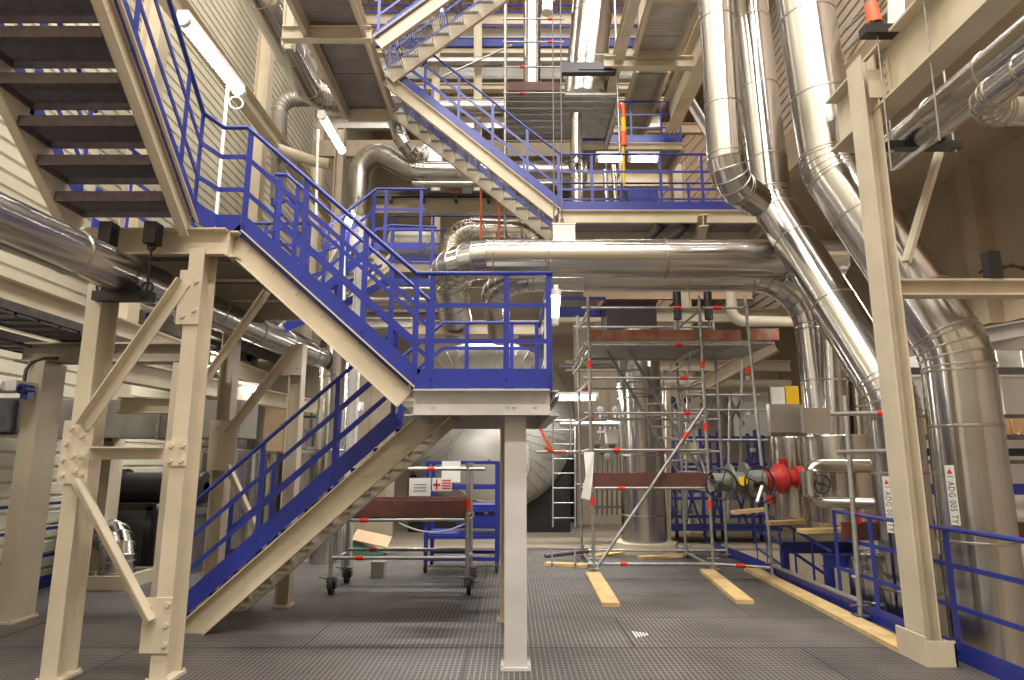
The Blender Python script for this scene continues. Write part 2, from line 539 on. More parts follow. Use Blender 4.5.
def platform(name, label, x0, x1, y0, y1, z, h=.2, group='steel grating platforms', mat=None, under=None, sides='fblr', joists=2, cat='platform', jdir='x'):
    mat = mat or M_CREAM
    root = thing(name, label, cat, ((x0 + x1) / 2, (y0 + y1) / 2, z), group)
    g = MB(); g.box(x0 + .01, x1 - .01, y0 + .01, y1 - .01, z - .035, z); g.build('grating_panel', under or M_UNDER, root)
    zc = z - h / 2 - .01
    for s in sides:
        m = MB()
        if s == 'f': m.channel((x0, y0, zc), (x1, y0, zc), h, .08, .014, 1)
        if s == 'b': m.channel((x0, y1, zc), (x1, y1, zc), h, .08, .014, -1)
        if s == 'l': m.channel((x0, y0, zc), (x0, y1, zc), h, .08, .014, -1)
        if s == 'r': m.channel((x1, y0, zc), (x1, y1, zc), h, .08, .014, 1)
        m.build('edge_beam', mat, root)
    for k in range(joists):
        m = MB(); t = (k + 1) / (joists + 1)
        if jdir == 'x':
            yy = y0 + (y1 - y0) * t; m.ibeam((x0, yy, z - .035 - h * .4), (x1, yy, z - .035 - h * .4), h * .8, .09, .012, .01)
        else:
            xx = x0 + (x1 - x0) * t; m.ibeam((xx, y0, z - .035 - h * .4), (xx, y1, z - .035 - h * .4), h * .8, .09, .012, .01)
        m.build('joist', mat, root)
    return root
LAMPS = []
def tube_lamp(label, p, q, pole=None, r=.05, mat=None, house=True, down=None, group='fluorescent tube lamps', light=22):
    p, q = V(p), V(q)
    root = thing('fluorescent_lamp', label, 'lamp', (p + q) / 2, group)
    d, s, u = frame(q - p)
    dn = V(down) if down else -Z
    m = MB(); m.tube(p + d * .05, q - d * .05, r, 14); m.build('diffuser', mat or M_TUBE, root)
    if house:
        m = MB(); o = -dn * (r * .9)
        m.bar(p + o, q + o, r * 1.7, r * .9, -dn); m.build('housing', M_WHITE, root)
    for e, sg in ((p, 1), (q, -1)):
        m = MB(); m.tube(e, e + d * (sg * .06), r * 1.12, 14); m.build('end_cap', M_WHITE, root)
    if pole:
        m = MB(); m.sweep([V(x) for x in pole], .022, 8); m.build('pole', M_WHITE, root)
    return root
def coupler(parent, p, red=True, r=.042):
    p = V(p)
    m = MB(); m.tube(p - Z * .035, p + Z * .035, r, 10); m.build('red_wedge' if red else 'coupler', M_RED if red else M_GALV, parent)
def stube(parent, p, q, r=.026, name='standard', mat=None):
    m = MB(); m.tube(p, q, r, 10); return m.build(name, mat or M_GALV, parent)
def redmark(parent, p, q, t, L=.12, r=.030):
    p, q = V(p), V(q); d = (q - p).normalized(); c = p.lerp(q, t)
    m = MB(); m.tube(c - d * L / 2, c + d * L / 2, r, 10); m.build('red_sleeve', M_RED, parent)
def pot(mb, p, r, h):
    mb.lathe(p, Z, [(0, r), (h, r)], 12)
def handwheel(parent, c, d, R, name='handwheel', mat=None, spokes=4, tube_r=None):
    c, d = V(c), V(d).normalized(); tr = tube_r or R * .09
    m = MB(); m.torus(c, d, R, tr, 22, 8)
    _, s, u = frame(d)
    for k in range(spokes):
        a = 2 * PI * k / spokes + .4
        m.tube(c + d * (R * .12), c + (s * math.cos(a) + u * math.sin(a)) * R, tr * .7, 6)
    m.tube(c - d * R * .5, c + d * R * .22, R * .16, 10)
    return m.build(name, mat or M_BLACK, parent)
# ================================================================ SETTING
m = MB(); m.box(-6.9, 3.92, -7.0, 13.2, -.05, 0)
struct(m, 'floor', M_GRATE)
m = MB(); m.box(-6.9, 8.6, 13.2, 30, -.06, -.006)
struct(m, 'floor_concrete', M_CONC)
m = MB(); m.box(3.9, 8.6, -7.0, 13.2, -2.9, -2.8)
struct(m, 'floor_lower', M_CONC)
m = MB(); m.box(3.83, 3.91, -7.0, 13.2, -.32, -.051)
m.box(3.70, 8.6, 13.15, 13.2, -2.8, -.061)
struct(m, 'trim_1', M_CREAM)
# left wall: horizontal trapezoid cladding
def cladding_wall(mb, x, y0, y1, z0, z1, pitch=.2, depth=.03, sgn=1):
    prof = []
    z = z0
    while z < z1:
        prof += [(0, z), (0, z + pitch * .72), (-depth, z + pitch * .78), (-depth, z + pitch * .94)]
        z += pitch
    i = mb.add([(x + sgn * a, y0, b) for a, b in prof]); j = mb.add([(x + sgn * a, y1, b) for a, b in prof])
    for k in range(len(prof) - 1):
        mb.face((i + k, j + k, j + k + 1, i + k + 1) if sgn > 0 else (i + k, i + k + 1, j + k + 1, j + k))
m = MB(); cladding_wall(m, -6.6, -7.0, 30, 0, 17.2)
struct(m, 'wall_left', M_WALL)
m = MB(); m.box(-7, 8.7, 30, 30.2, -.1, 17.4)
struct(m, 'wall_back', M_TANWALL)
m = MB(); m.box(8.56, 8.7, -7.0, 30, -2.9, 17.4); cladding_wall(m, 8.5, -7.0, 30, -2.8, 17.2, .3, .05, -1)
struct(m, 'wall_right', M_RWALL)
m = MB(); m.box(-7, 8.7, -7.2, -7.0, -2.9, 17.4)
for k in range(8): m.box(-6.4 + k * 2.05, -6.05 + k * 2.05, -7.0, -6.7, 0, 17.0)
for k in range(4): m.box(-5.6 + k * 4.1, -4.6 + k * 4.1, -7.0, -6.95, 0, 2.4)
struct(m, 'wall_front', M_TANWALL)
# roof deck, ribs along the hall
m = MB()
x = -7.0
prof = []
while x < 8.7:
    prof += [(x, 17.0), (x + .14, 17.0), (x + .17, 17.07), (x + .25, 17.07)]; x += .28
i = m.add([(a, -7.0, b) for a, b in prof]); j = m.add([(a, 30, b) for a, b in prof])
for k in range(len(prof) - 1): m.face((i + k, i + k + 1, j + k + 1, j + k))
struct(m, 'ceiling', M_CEIL)
for k, yy in enumerate((13.5, 17.0, 20.5, 24.0, 27.5)):
    beam('tan roof purlin crossing the hall under the ribbed deck, purlin %s from the camera' % ('first', 'second', 'third', 'fourth', 'fifth')[k], (-6.5, yy, 16.85), (8.4, yy, 16.85), .28, .16, M_CEIL, 'roof purlins', 'roof_purlin')
# right bay: concrete soffit and bulkhead
m = MB(); m.box(4.7, 8.5, 5.0, 18, 6.75, 7.05); m.box(4.66, 4.95, 4.96, 18.04, 6.45, 7.09)
struct(m, 'ceiling_right_bay', M_BROWNCONC)
m = MB(); m.box(8.1, 8.5, 3.0, 18, 3.9, 6.75)
for yy in (8.2, 10.4, 12.6): m.box(7.85, 8.12, yy, yy + .35, 3.9, 6.75)
struct(m, 'trim_2', M_BROWNCONC)
# low blue toe board and rails along the left wall
rt = thing('wall_guard_railing', 'blue guard rail with three rails running along the cream clad wall at floor level', 'railing', (-6.25, 7, 0), 'blue guard railings')
railing(rt, [(-6.25, 3.5, 0), (-6.25, 11.8, 0)], [(0, t / 6 + .05) for t in range(6)], (1.1, .77, .42), .16)

# ================================================================ LEFT FRAME AND STAIRS
YF = 5.30
XA, XB = -2.69, -3.52
TOPZ = 3.45
# front column of the left frame and its partner
g1 = P(165, 452, YF)
steel_column('front cream column with bolted gussets under the corner of the two upper stair flights', XA, YF + .125, 0, TOPZ, .125, .25, 'I', web='y',
             plates=[(XA - .10, XA + .08, 1.62, 1.82, [(XA - .05, 1.66), (XA - .05, 1.78), (XA + .04, 1.66), (XA + .04, 1.78)]),
                     (XA - .15, XA + .07, .22, .62, [(XA + .04, .28), (XA + .04, .42), (XA + .04, .57), (XA - .1, .55), (XA - .06, .45)]),
                     (XA - .12, XA + .07, 2.78, 3.25, [(XA - .06, 2.85), (XA + .03, 2.9), (XA + .03, 3.15), (XA - .05, 3.1)])])
gz = [(XB - .07, 1.55), (XB - .08, 1.67), (XB - .07, 1.80), (XB - .04, 1.92), (XB + .0, 1.70), (XB + .06, 1.70), (XB + .08, 1.55), (XB + .03, 1.58), (XB + .09, 1.92), (XB + .05, 1.86)]
steel_column('cream column with a big square bolted gusset plate, left of the front column', XB, YF + .125, 0, TOPZ, .125, .25, 'I', web='y',
             plates=[(XB - .11, XB + .13, 1.48, 1.98, gz)])
brace('upper diagonal brace rising from the big gusset plate to the head of the front column', (XB + .07, YF - .02, 1.93), (XA - .06, YF - .02, 3.14), .09, .012)
brace('lower diagonal brace falling from the big gusset plate to the foot of the front column', (XB + .06, YF - .02, 1.50), (XA - .08, YF - .02, .45), .09, .012)
brace('short level tie between the big gusset plate and the front column', (XB + .13, YF - .02, 1.72), (XA - .10, YF - .02, 1.72), .10, .012, 'level steel ties', ends=False)
# second frame behind
YR = 8.0
steel_column('cream column behind the lower stair rail with a gusset at mid height', XB, YR, 0, TOPZ, .17, .18, 'I', plates=[(XB - .13, XB + .2, 1.55, 2.15, [(XB - .05, 1.62), (XB + .1, 1.62), (XB - .05, 2.05), (XB + .1, 1.9)])])
steel_column('slim cream column in front of the upright metal clad pipe under the middle stair flight', XA + .02, YR, 0, TOPZ - .35, .16, .16, 'I', plates=[(XA - .14, XA + .10, 2.7, 3.05, [(XA - .05, 2.8), (XA + .05, 2.8)])])
brace('diagonal brace between the two rear stair columns in front of the lit ceiling lamp', (XB + .1, YR - .1, 1.98), (XA - .05, YR - .1, 2.95), .09, .012)
brace('diagonal brace falling from the rear gusset behind the blue lower stair rail', (XB + .12, YR - .1, 1.6), (XA - .06, YR - .1, .4), .09, .012)
brace('thin rough brace rising from the front column to the underside of the middle stair flight', P(200, 390, 6.0), P(268, 292, 6.0), .06, .012, ends=False)
# upper landing
pl = platform('stair_landing', 'upper left landing with dark grating underside above the black hanger', -3.78, -2.50, 5.45, 8.0, 3.67, .24, joists=2)
# landing between lower and middle flight
LX0, LX1, LY0, LY1, LZ = -.84, .32, 5.56, 7.80, 2.27
pl = platform('stair_landing', 'small blue railed landing at the end of the middle stair flight on a central pillar', LX0, LX1, LY0, LY1, LZ, .22, mat=M_GREYPAINT, under=M_GREYPAINT, joists=0)
f = MB()
for k in range(26):
    xx = LX0 + .04 + k * .048; f.box(xx, xx + .022, LY0 + .1, LY1 - .1, LZ - .075, LZ - .036)
f.build('deck_rib', M_GREYPAINT, pl)
f = MB()
for bx in (LX0 + .16, LX1 - .36, LX1 - .30, LX1 - .12):
    for bz in (-.07, -.14): f.bolt((bx, LY0 - .008, LZ + bz - .01), -Y, .014, .012)
f.build('bolt', M_GREYPAINT, pl)
XP = .03
steel_column('white grey central pillar carrying the small railed landing, standing on the grating', XP, 5.72, 0, LZ - .23, .185, .19, 'box', mat=M_GREYPAINT)
steel_column('pillar carrying the back of the small railed landing, just behind the central pillar', XP - .08, 7.3, 0, LZ - .23, .16, .17, 'I')
# middle flight
BY0, BY1 = 5.56, 6.50
st, top = stair('stair_flight', 'middle cream stair flight with blue railing rising left from the small landing', (LX0, BY0, LZ), -X, Y, 1.58, 1.40, BY1 - BY0, 7, .23, tread_mat=M_TREAD)
TX, TZ = LX0 - 1.58, LZ + 1.40
o = .03
railing(st, [(-2.78, 5.36, 3.72), (-2.66, BY0 - o, TZ), (TX - .02, BY0 - o, TZ), (LX0, BY0 - o, LZ), (LX1 + .02, BY0 - o, LZ), (LX1 + .02, LY1, LZ)],
        [(2, .02), (2, .36), (2, .71), (3, .0), (3, .12), (3, .67), (3, .985), (4, .06), (4, .96)], (1.02, .73, .41), .17)
railing(st, [(-2.55, BY1 + o, TZ), (TX, BY1 + o, TZ), (LX0, BY1 + o, LZ)], [(0, .5), (1, .08), (1, .4), (1, .74), (1, .985)], (1.02, .73, .41), .14)
# lower flight
AY0, AY1 = 6.78, 7.74
AX0 = -3.27
st, top = stair('stair_flight', 'lowest cream stair flight with blue railing rising from the floor grating to the small landing', (AX0, AY0, .05), X, Y, LX0 - AX0 + .05, LZ - .05, AY1 - AY0, 11, .24, tread_depth=.25)
railing(st, [(AX0 - .02, AY0 - o, .12), (LX0 - .35, AY0 - o, LZ - .25)], [(0, .01), (0, .35), (0, .70), (0, .98)], (1.06, .72, .40), .17)
railing(st, [(AX0 - .02, AY1 + o, .12), (LX0, AY1 + o, LZ), (LX1, AY1 + o, LZ)], [(0, .01), (0, .2), (0, .5), (0, .8), (1, .25), (1, .72), (1, .985)], (1.06, .74, .40), .15)
# knee braces under the lower flight
m = MB(); m.box(AX0 - .02, AX0 + .25, AY0 - .04, AY0 + .04, 0, .06)
# upper flight towards the camera
CW = .92
st, top = stair('stair_flight', 'upper stair flight with dark treads seen from below, climbing out of the top left corner', (-2.82, 5.38, 3.70), -Y, -X, 3.6, 3.0, CW, 15, .24, pitch=.016, tread_depth=.37, nosing=.085)
railing(st, [(-2.78, 5.36, 3.72), (-2.78, 1.75, 6.72)], [(0, .0), (0, .08), (0, .3), (0, .5), (0, .7), (0, .9)], (1.02, .73, .41), .16)
railing(st, [(-3.74, 5.35, 3.72), (-3.74, 1.75, 6.72)], [(0, .02), (0, .2), (0, .4), (0, .6), (0, .8)], (1.02, .73, .41), .16)
# landing 2 back rails
rt = thing('landing_guard_railing', 'blue guard rail closing the back of the upper left landing behind the middle flight', 'railing', (-2.6, 7.0, 3.67), 'blue guard railings')
railing(rt, [(-2.60, 6.6, 3.67), (-2.60, 7.98, 3.67), (-3.76, 7.98, 3.67), (-3.76, 5.5, 3.67)], [(0, .1), (0, .6), (1, .02), (1, .5), (2, .02), (2, .4), (2, .8)], (1.02, .73, .41), .14)
# spring hangers under the upper landing, carrying the big pipe
def hanger(label, x0, x1, y, zbar, ztop, cans=True):
    root = thing('pipe_hanger', label, 'pipe hanger', ((x0 + x1) / 2, y, zbar), 'black pipe hangers')
    m = MB(); m.box(x0, x1, y - .05, y + .05, zbar - .05, zbar + .03)
    m.box(x0 + .06, x1 - .06, y - .07, y - .045, zbar - .055, zbar - .02)
    m.build('trapeze_bar', M_BLACK, root)
    for xx in (x0 + .05, x1 - .05):
        m = MB(); m.tube((xx, y, zbar), (xx, y, ztop - .2), .011, 8)
        m.torus((xx, y, zbar + .07), Y, .045, .012, 14, 6); m.torus((xx, y, ztop - .21), Y, .03, .01, 14, 6)
        m.build('hanger_rod', M_BLACK, root)
        if cans:
            m = MB(); m.box(xx - .052, xx + .052, y - .06, y + .06, ztop - .19, ztop); m.build('spring_can', M_BLACK, root)
    m = MB(); m.box((x0 + x1) / 2 - .13, (x0 + x1) / 2 + .13, y - .06, y + .06, zbar + .03, zbar + .07); m.build('pipe_saddle', M_BLACK, root)
    return root
hb = P(118, 293, 5.2)
hanger('black trapeze hanger bar under the big pipe, below the upper left landing', -3.50, -3.02, 5.28, hb.z, 3.66)
# big pipe along the left and the upright one it meets
pipe('insulated_pipe', 'big metal clad pipe running back along the left under the upper landing', [(-3.29, .6, 3.06), (-3.28, 11.0, 3.40)], .172, seam=1.15, caps=False)
pipe('insulated_pipe', 'upright metal clad pipe behind the slim rear stair column', [(-3.12, 11.3, -.02), (-3.12, 11.3, 3.35), (-3.12, 11.3, 3.75)], .27, R=.1, seam=1.3) if False else \
pipe('insulated_pipe', 'upright metal clad pipe behind the slim rear stair column', [(-3.12, 11.35, -.02), (-3.12, 11.35, 3.75)], .28, seam=1.25)
# ================================================================ RIGHT SIDE: PIPES, COLUMN, GIRDER
CX, CY = 3.52, 5.92
col = steel_column('tall slim cream column with a boxed foot in front of the big upright pipes', CX, CY, 0, 5.62, .15, .26, 'I', base=False)
m = MB()
for (z0, z1) in ((.55, .95), (1.2, 1.62)):
    m.box(CX - .012, CX + .006, CY - .012, CY - .006, z0, z1)
m.build('slot', M_DARKSTEEL, col)
m = MB(); m.box(CX - .10, CX + .13, CY - .22, CY - .205, 0, .20); m.box(CX - .12, CX - .10, CY - .22, CY + .2, 0, .23); m.box(CX + .115, CX + .13, CY - .22, CY + .1, 0, .18); m.box(CX - .10, CX + .13, CY + .12, CY + .14, 0, .18)
m.build('foot_casing', M_CREAM, col)
# girder above, running towards the camera
gx = 3.70
g = beam('deep cream girder running overhead from the slim right column towards the camera', (gx, 1.2, 5.37), (gx, 6.75, 5.37), .62, .26, tf=.025)
m = MB(); m.box(CX - .02, gx - .02, CY - .14, CY - .12, 5.15, 5.45); m.box(gx - .03, gx - .008, CY - .2, CY + .1, 5.12, 5.55)
for k in range(4):
    for yy in (CY - .16, CY - .05): m.bolt((gx - .03, yy, 5.2 + k * .1), -X, .016, .014)
m.build('connection_plate', M_CREAM, g)
beam('level cream beam from the slim right column to the right wall', (3.62, 5.97, 3.27), (8.4, 5.97, 3.27), .16, .16)
beam('cream beam above the right bay running to the brown bulkhead', (5.3, 6.0, 3.46), (8.2, 9.0, 4.0), .22, .18)
beam('long pale beam rising along the right wall behind the bent pipe', (5.0, 8.8, 3.1), (8.3, 7.6, 3.6), .2, .16, M_GREYPAINT)
c1 = P(1000, 270, 6.05)
m = MB(); m.sweep([c1 + V((-.2, 0, -.03)), c1 + V((-.1, .03, .04)), c1 + V((0, 0, .0)), c1 + V((.1, -.02, .05)), c1 + V((.25, .02, .01))], .014, 6)
m.sweep([c1 + V((-.15, .02, .0)), c1 + V((0, .04, .05)), c1 + V((.3, 0, .03))], .012, 6)
tag(m.build('cable_bundle', M_BLACK), 'black cable bundle lying on the level beam at the right', 'cable')
m = MB(); q = P(992, 279, 5.95); m.box(q.x - .06, q.x + .06, 5.88, 5.98, 3.35, 3.62); tag(m.build('junction_box', M_BLACK), 'small dark box standing on the level beam at the right', 'box')
brace('thin cream strut below the black pipe support at the upper right', P(941, 152, 6.4), P(908, 262, 6.0), .055, .03, ends=False)
# the three big upright pipes
pipe('insulated_pipe', 'big bright pipe nearest the right edge, bent at shoulder height, with a vertical white tag',
     [P(790, -90, 7.3), P(830, 168, 7.2), P(956, 352, 6.55), V((4.50, 6.55, -2.7))], .325, R=[.9, 1.0], seam=1.1, gores=4, n=48)
pipe('insulated_pipe', 'bright pipe with a white tag that bends behind the slim right column',
     [P(748, -8, 9.15), P(772, 205, 8.9), P(892, 398, 7.2), V((4.21, 7.2, -2.7))], .275, R=[.9, .8], seam=1.2, gores=4, n=48)
pa = P(727, 180, 7.7)
pipe('insulated_pipe', 'bright upright pipe left of the other two, ending in an elbow that turns away',
     [V((P(716, 0, 7.7).x, 7.7, 9.3)), V((pa.x, 7.7, pa.z)), V((pa.x + .58, 8.3, pa.z - .02))], .225, R=[.34], seam=1.25, gores=5, n=48)
m = MB(); q = P(750, 8, 9.15)
m.lathe(q + V((0, 0, -.25)), Z, [(0, .29), (.22, .29), (.24, .24), (.5, .24)], 8, sharp=True)
tag(m.build('pipe_collar', M_WHITE), 'pale faceted collar box around the second pipe at the top edge', 'collar')
# two pipes along the girder, one ending in an elbow
pipe('insulated_pipe', 'long metal pipe running under the girder at the upper right', [V((4.22, 1.0, 4.98)), V((4.22, 6.7, 5.02))], .205, seam=.75, caps=True)
pipe('insulated_pipe', 'thinner pipe beside the girder pipe, turning right in an elbow', [V((3.95, 1.0, 4.60)), V((3.95, 5.1, 4.62)), V((8.3, 5.2, 4.62))], .13, R=[.3], seam=1.4)
hq = P(920, 146, 6.2)
rt = thing('pipe_hanger', 'black trapeze support hung on rods under the girder pipe at the upper right', 'pipe hanger', hq, 'black pipe hangers')
m = MB(); m.bar((3.86, 6.2, hq.z), (4.62, 6.2, hq.z), .11, .075); m.box(4.1, 4.42, 6.1, 6.3, hq.z + .03, hq.z + .12); m.build('trapeze_bar', M_BLACK, rt)
for xx in (3.92, 4.56):
    m = MB(); m.tube((xx, 6.2, hq.z - .08), (xx, 6.2, 6.74), .012, 8); m.tube((xx, 6.2, hq.z - .08), (xx, 6.2, hq.z - .03), .025, 6); m.build('hanger_rod', M_GALV, rt)
# beam clamps and orange hoists on the girder
def hoist(label, u, v, y):
    q = P(u, v, y)
    rt = thing('chain_hoist', label, 'hoist', q, 'orange and black lever hoists')
    m = MB(); m.box(q.x - .16, q.x + .16, y - .06, y + .06, q.z - .03, q.z + .06); m.box(q.x - .1, q.x + .02, y - .05, y + .05, q.z + .06, q.z + .1); m.build('clamp', M_BLACK, rt)
    m = MB(); m.tube(q + V((-.03, 0, .1)), q + V((-.05, 0, .32)), .07, 12, r2=.055); m.build('hoist_body', M_ORANGE, rt)
    m = MB(); m.tube(q + V((-.05, 0, .32)), q + V((-.07, 0, .62)), .05, 12); m.build('hook_block', M_DARKSTEEL, rt)
    m = MB(); m.tube(q + V((-.02, 0, -.03)), q + V((.03, .1, -1.35)), .008, 6); m.build('wire', M_GALV, rt)
hoist('orange and black hoist clamped above the girder at the head of the slim right column', 879, 33, 5.55)
hoist('orange hoist partly above the top edge, over the girder near the top right', 925, -8, 5.0)
# white tags with vertical lettering
def vertical_tag(label, pc, r, ang, ztop, zbot, w, text, tri=True):
    rt = thing('pipe_tag', label, 'tag', (pc.x, pc.y, zbot), 'white lettered pipe tags')
    def wrap(x, z, off):      # x metres to the right along the surface, as seen from outside
        a = ang + x / r
        return V((pc.x + (r + off) * math.sin(a), pc.y - (r + off) * math.cos(a), z))
    m = MB(); n = 8
    m.smooth = True
    i = m.add([wrap(-w / 2 + w * k / n, zbot, .003) for k in range(n + 1)]); j = m.add([wrap(-w / 2 + w * k / n, ztop, .003) for k in range(n + 1)])
    for k in range(n): m.face((i + k, i + k + 1, j + k + 1, j + k))
    m.build('label_strip', M_SIGN, rt)
    m = MB(); zt = ztop - .03
    a = m.add([wrap(-w * .3, zt - w * .6, .005), wrap(w * .3, zt - w * .6, .005), wrap(0, zt, .005)]); m.face((a, a + 1, a + 2)); m.build('red_triangle', M_RED, rt)
    cu = bpy.data.curves.new('lettering', 'FONT'); cu.body = text; cu.size = w * .98; cu.resolution_u = 2; cu.space_character = 1.12
    to = bpy.data.objects.new('lettering_source', cu); C.objects.link(to)
    bpy.context.view_layer.update()
    me = bpy.data.meshes.new_from_object(to.evaluated_get(bpy.context.evaluated_depsgraph_get()))
    bpy.data.objects.remove(to)
    L = max(v.co.x for v in me.vertices); sc_ = (ztop - zbot - w * 1.25) / L
    for vv in me.vertices:
        x, y = vv.co.x * sc_, vv.co.y
        vv.co = wrap(y - w * .33, ztop - w * 1.1 - x, .005) - V((pc.x, pc.y, zbot))
    me.materials.append(M_INK)
    o = bpy.data.objects.new('lettering', me); C.objects.link(o); o.parent = rt
vertical_tag('white vertical tag 1 ADG 005 TY on the bright pipe nearest the right edge', V((4.50, 6.55, 0)), .325, -1.02, 1.62, 1.06, .085, '1 ADG 005 TY')
vertical_tag('white vertical tag on the pipe just left of the slim right column', V((4.21, 7.2, 0)), .275, -.98, 1.50, .92, .085, '1 ADG 005 TY')
# blue guard rail along the floor edge
rt = thing('floor_guard_railing', 'blue guard rail along the floor edge in front of the big right pipes', 'railing', (3.82, 5.5, 0), 'blue guard railings')
railing(rt, [(3.80, 7.9, 0), (3.74, 2.6, 0)], [(0, .0), (0, .15), (0, .385), (0, .68), (0, .95)], (1.08, .78, .44), .16, post_w=.07)
m = MB(); m.bar((3.805, 7.95, .08), (3.88, 13.1, .08), .008, .16)
tag(m.build('toe_board', M_BLUE), 'blue toe board along the floor edge behind the timber sole plank', 'toe board')
# timber planks lying on the grating
def plank(label, a, b, w, h=.045, mat=None, grp='pale timber planks'):
    m = MB(); a, b = V(a), V(b); m.bar(a + Z * h / 2, b + Z * h / 2, w, h)
    return tag(m.build('timber_plank', mat or M_TIMBER), label, 'plank', grp)
plank('long timber plank on the grating beside the blue toe board at the right', (3.50, 6.1, .001), (3.70, 10.5, .001), .22)
a, b = PZ(597, 574, 0), PZ(607, 606, 0)
plank('timber plank under the foot of the slanting scaffold brace', PZ(593, 575, .001), PZ(611, 607, .001), .21)
plank('timber plank under the middle scaffold standard', PZ(707, 572, .001), PZ(745, 604, .001), .21)
plank('short timber board lying crosswise left of the scaffold foot', PZ(546, 565, .001), PZ(589, 567, .001), .2)
plank('timber sole board behind the scaffold foot leading to the upright pipe plinth', PZ(592, 558, .001), PZ(640, 551, .001), .2)
plank('timber sole board in front of the upright pipe plinth', PZ(640, 559, .001), PZ(692, 556, .001), .2)
# clad valve jackets and what stands round them
def jacket(label, u, v0, v1, y, r, mat):
    a, b = P(u, v0, y), P(u, v1, y)
    rt = thing('insulation_jacket', label, 'jacket', V((a.x, y, b.z)), 'clad valve jackets')
    m = MB(); m.lathe((a.x, y, b.z), Z, [(0, r * .6), (.02, r * .94), (.12, r), (a.z - b.z, r)], 30, sharp=True); m.build('shell', mat, rt)
    m = MB(); m.lathe((a.x, y, a.z), Z, [(0, r), (.015, r * .98), (.03, .02)], 30, sharp=True); m.build('top_cover', mat, rt)
    m = MB(); m.tube((a.x - r * .86, y - r * .52, b.z + .1), (a.x - r * .86, y - r * .52, a.z - .02), .006, 6); m.build('seam_band', M_BAND, rt)
    return rt
jacket('clad metal jacket behind the red valve, left of the pair', 792, 438, 524, 9.9, .34, M_CLADW)
jacket('clad metal jacket with small pipes in front, right of the pair', 838, 437, 530, 9.0, .50, M_CLADW)
pipe('insulated_pipe', 'slim upright pipe standing in the left clad jacket', [P(836, 345, 9.3) + V((0, 0, .6)), V((P(836, 436, 9.3).x, 9.3, P(836, 436, 9.3).z))], .185, seam=.75)
pipe('insulated_pipe', 'slim upright pipe half hidden behind the bent pipe', [P(860, 380, 9.4) + V((0, 0, .8)), P(862, 452, 9.4)], .17, seam=.8)
for u0, u1, v0, v1, y, lab in ((771, 803, 404, 432, 9.0, 'left small square metal cover on the slim uprights'), (805, 830, 408, 433, 8.7, 'right small square metal cover on the slim uprights')):
    a, b = P(u0, v1, y), P(u1, v0, y)
    m = MB(); m.box(a.x, b.x, y, y + .1, a.z, b.z); m.box(a.x + .01, b.x - .01, y - .006, y, a.z + .01, b.z - .01)
    tag(m.build('metal_cover', M_CLADDULL), lab, 'cover', 'small square metal covers')
for u0, u1, v0, v1, mat, lab, nm in ((772, 785, 387, 405, M_WHITE, 'white panel left of the yellow panel behind the uprights', 'white_sheet'), (786, 798, 386, 412, M_YELLOW, 'small yellow panel behind the slim upright pipes', 'yellow_panel')):
    a, b = P(u0, v1, 10.2), P(u1, v0, 10.2)
    m = MB(); m.box(a.x, b.x, 10.2, 10.24, a.z, b.z); m.box(a.x + .015, b.x - .015, 10.193, 10.2, a.z + .015, b.z - .015); tag(m.build(nm, mat), lab, 'panel')
small_pipe('small_pipe', 'small bright pipe with an elbow in front of the right clad jacket', [P(809, 490, 8.3), P(811, 466, 8.3), P(872, 466, 8.3)], .085, M_CLADW, .13)
small_pipe('small_pipe', 'small dull pipe running right from below the handwheel', [P(812, 488, 8.25), P(816, 502, 8.25), P(930, 505, 7.6)], .065, M_CLADDULL, .1)
m = MB(); a, b = P(812, 497, 8.2), P(812, 471, 8.2); m.lathe(a, Z, [(0, .1), (.03, .125), (b.z - a.z, .125), (b.z - a.z + .02, .09)], 20, sharp=True)
vb = tag(m.build('valve_body', M_CLADW), 'metal clad valve body with a black handwheel in front of the right jacket', 'valve')
handwheel(vb, P(822, 484, 7.98), V((.25, -1, 0)), .11)
# grey and red valve train
vy = 9.0
rt = thing('red_valve', 'red painted valve bolted between the grey flanges and the clad valve body', 'valve', P(786, 480, vy))
m = MB(); A, B = P(764, 480, vy), P(803, 477, vy); L = (B - A).length
m.lathe(A, B - A, [(0, .17), (.04, .17), (.041, .10), (.1, .13), (.2, .2), (.27, .2), (.34, .11), (.42, .1), (.43, .15), (L, .15)], 24, sharp=True); m.build('valve_body', M_REDP, rt)
m = MB(); q = P(783, 470, vy); m.tube(q + V((0, 0, 0)), q + V((0, -.02, .16)), .06, 12); m.build('bonnet', M_REDP, rt)
rt = thing('flanged_valve', 'grey green flanged valves with big handwheels left of the red valve', 'valve', P(745, 482, vy))
A, B = P(724, 482, vy), P(764, 481, vy); L = (B - A).length
m = MB(); m.lathe(A, B - A, [(-.16, .12), (.06, .12), (.061, .24), (.10, .24), (.101, .13), (.26, .13), (.261, .25), (.31, .25), (.311, .15), (L, .15)], 24, sharp=True); m.build('valve_body', M_GREEN, rt)
handwheel(rt, P(721, 484, vy - .2), V((-.2, -1, 0)), .20, tube_r=.013, mat=M_BLACK)
handwheel(rt, P(760, 484, vy - .3), V((.35, -1, .1)), .235, tube_r=.013, mat=M_BLACK)
m = MB(); m.tube(P(762, 486, vy - .5), P(757, 502, vy - .6), .02, 8); m.build('lever', M_SIGN, rt)
m = MB(); q = P(742, 481, vy - .16); m.tube(q, q + V((0, -.05, 0)), .06, 10); m.build('yellow_cap', M_YELLOW, rt)
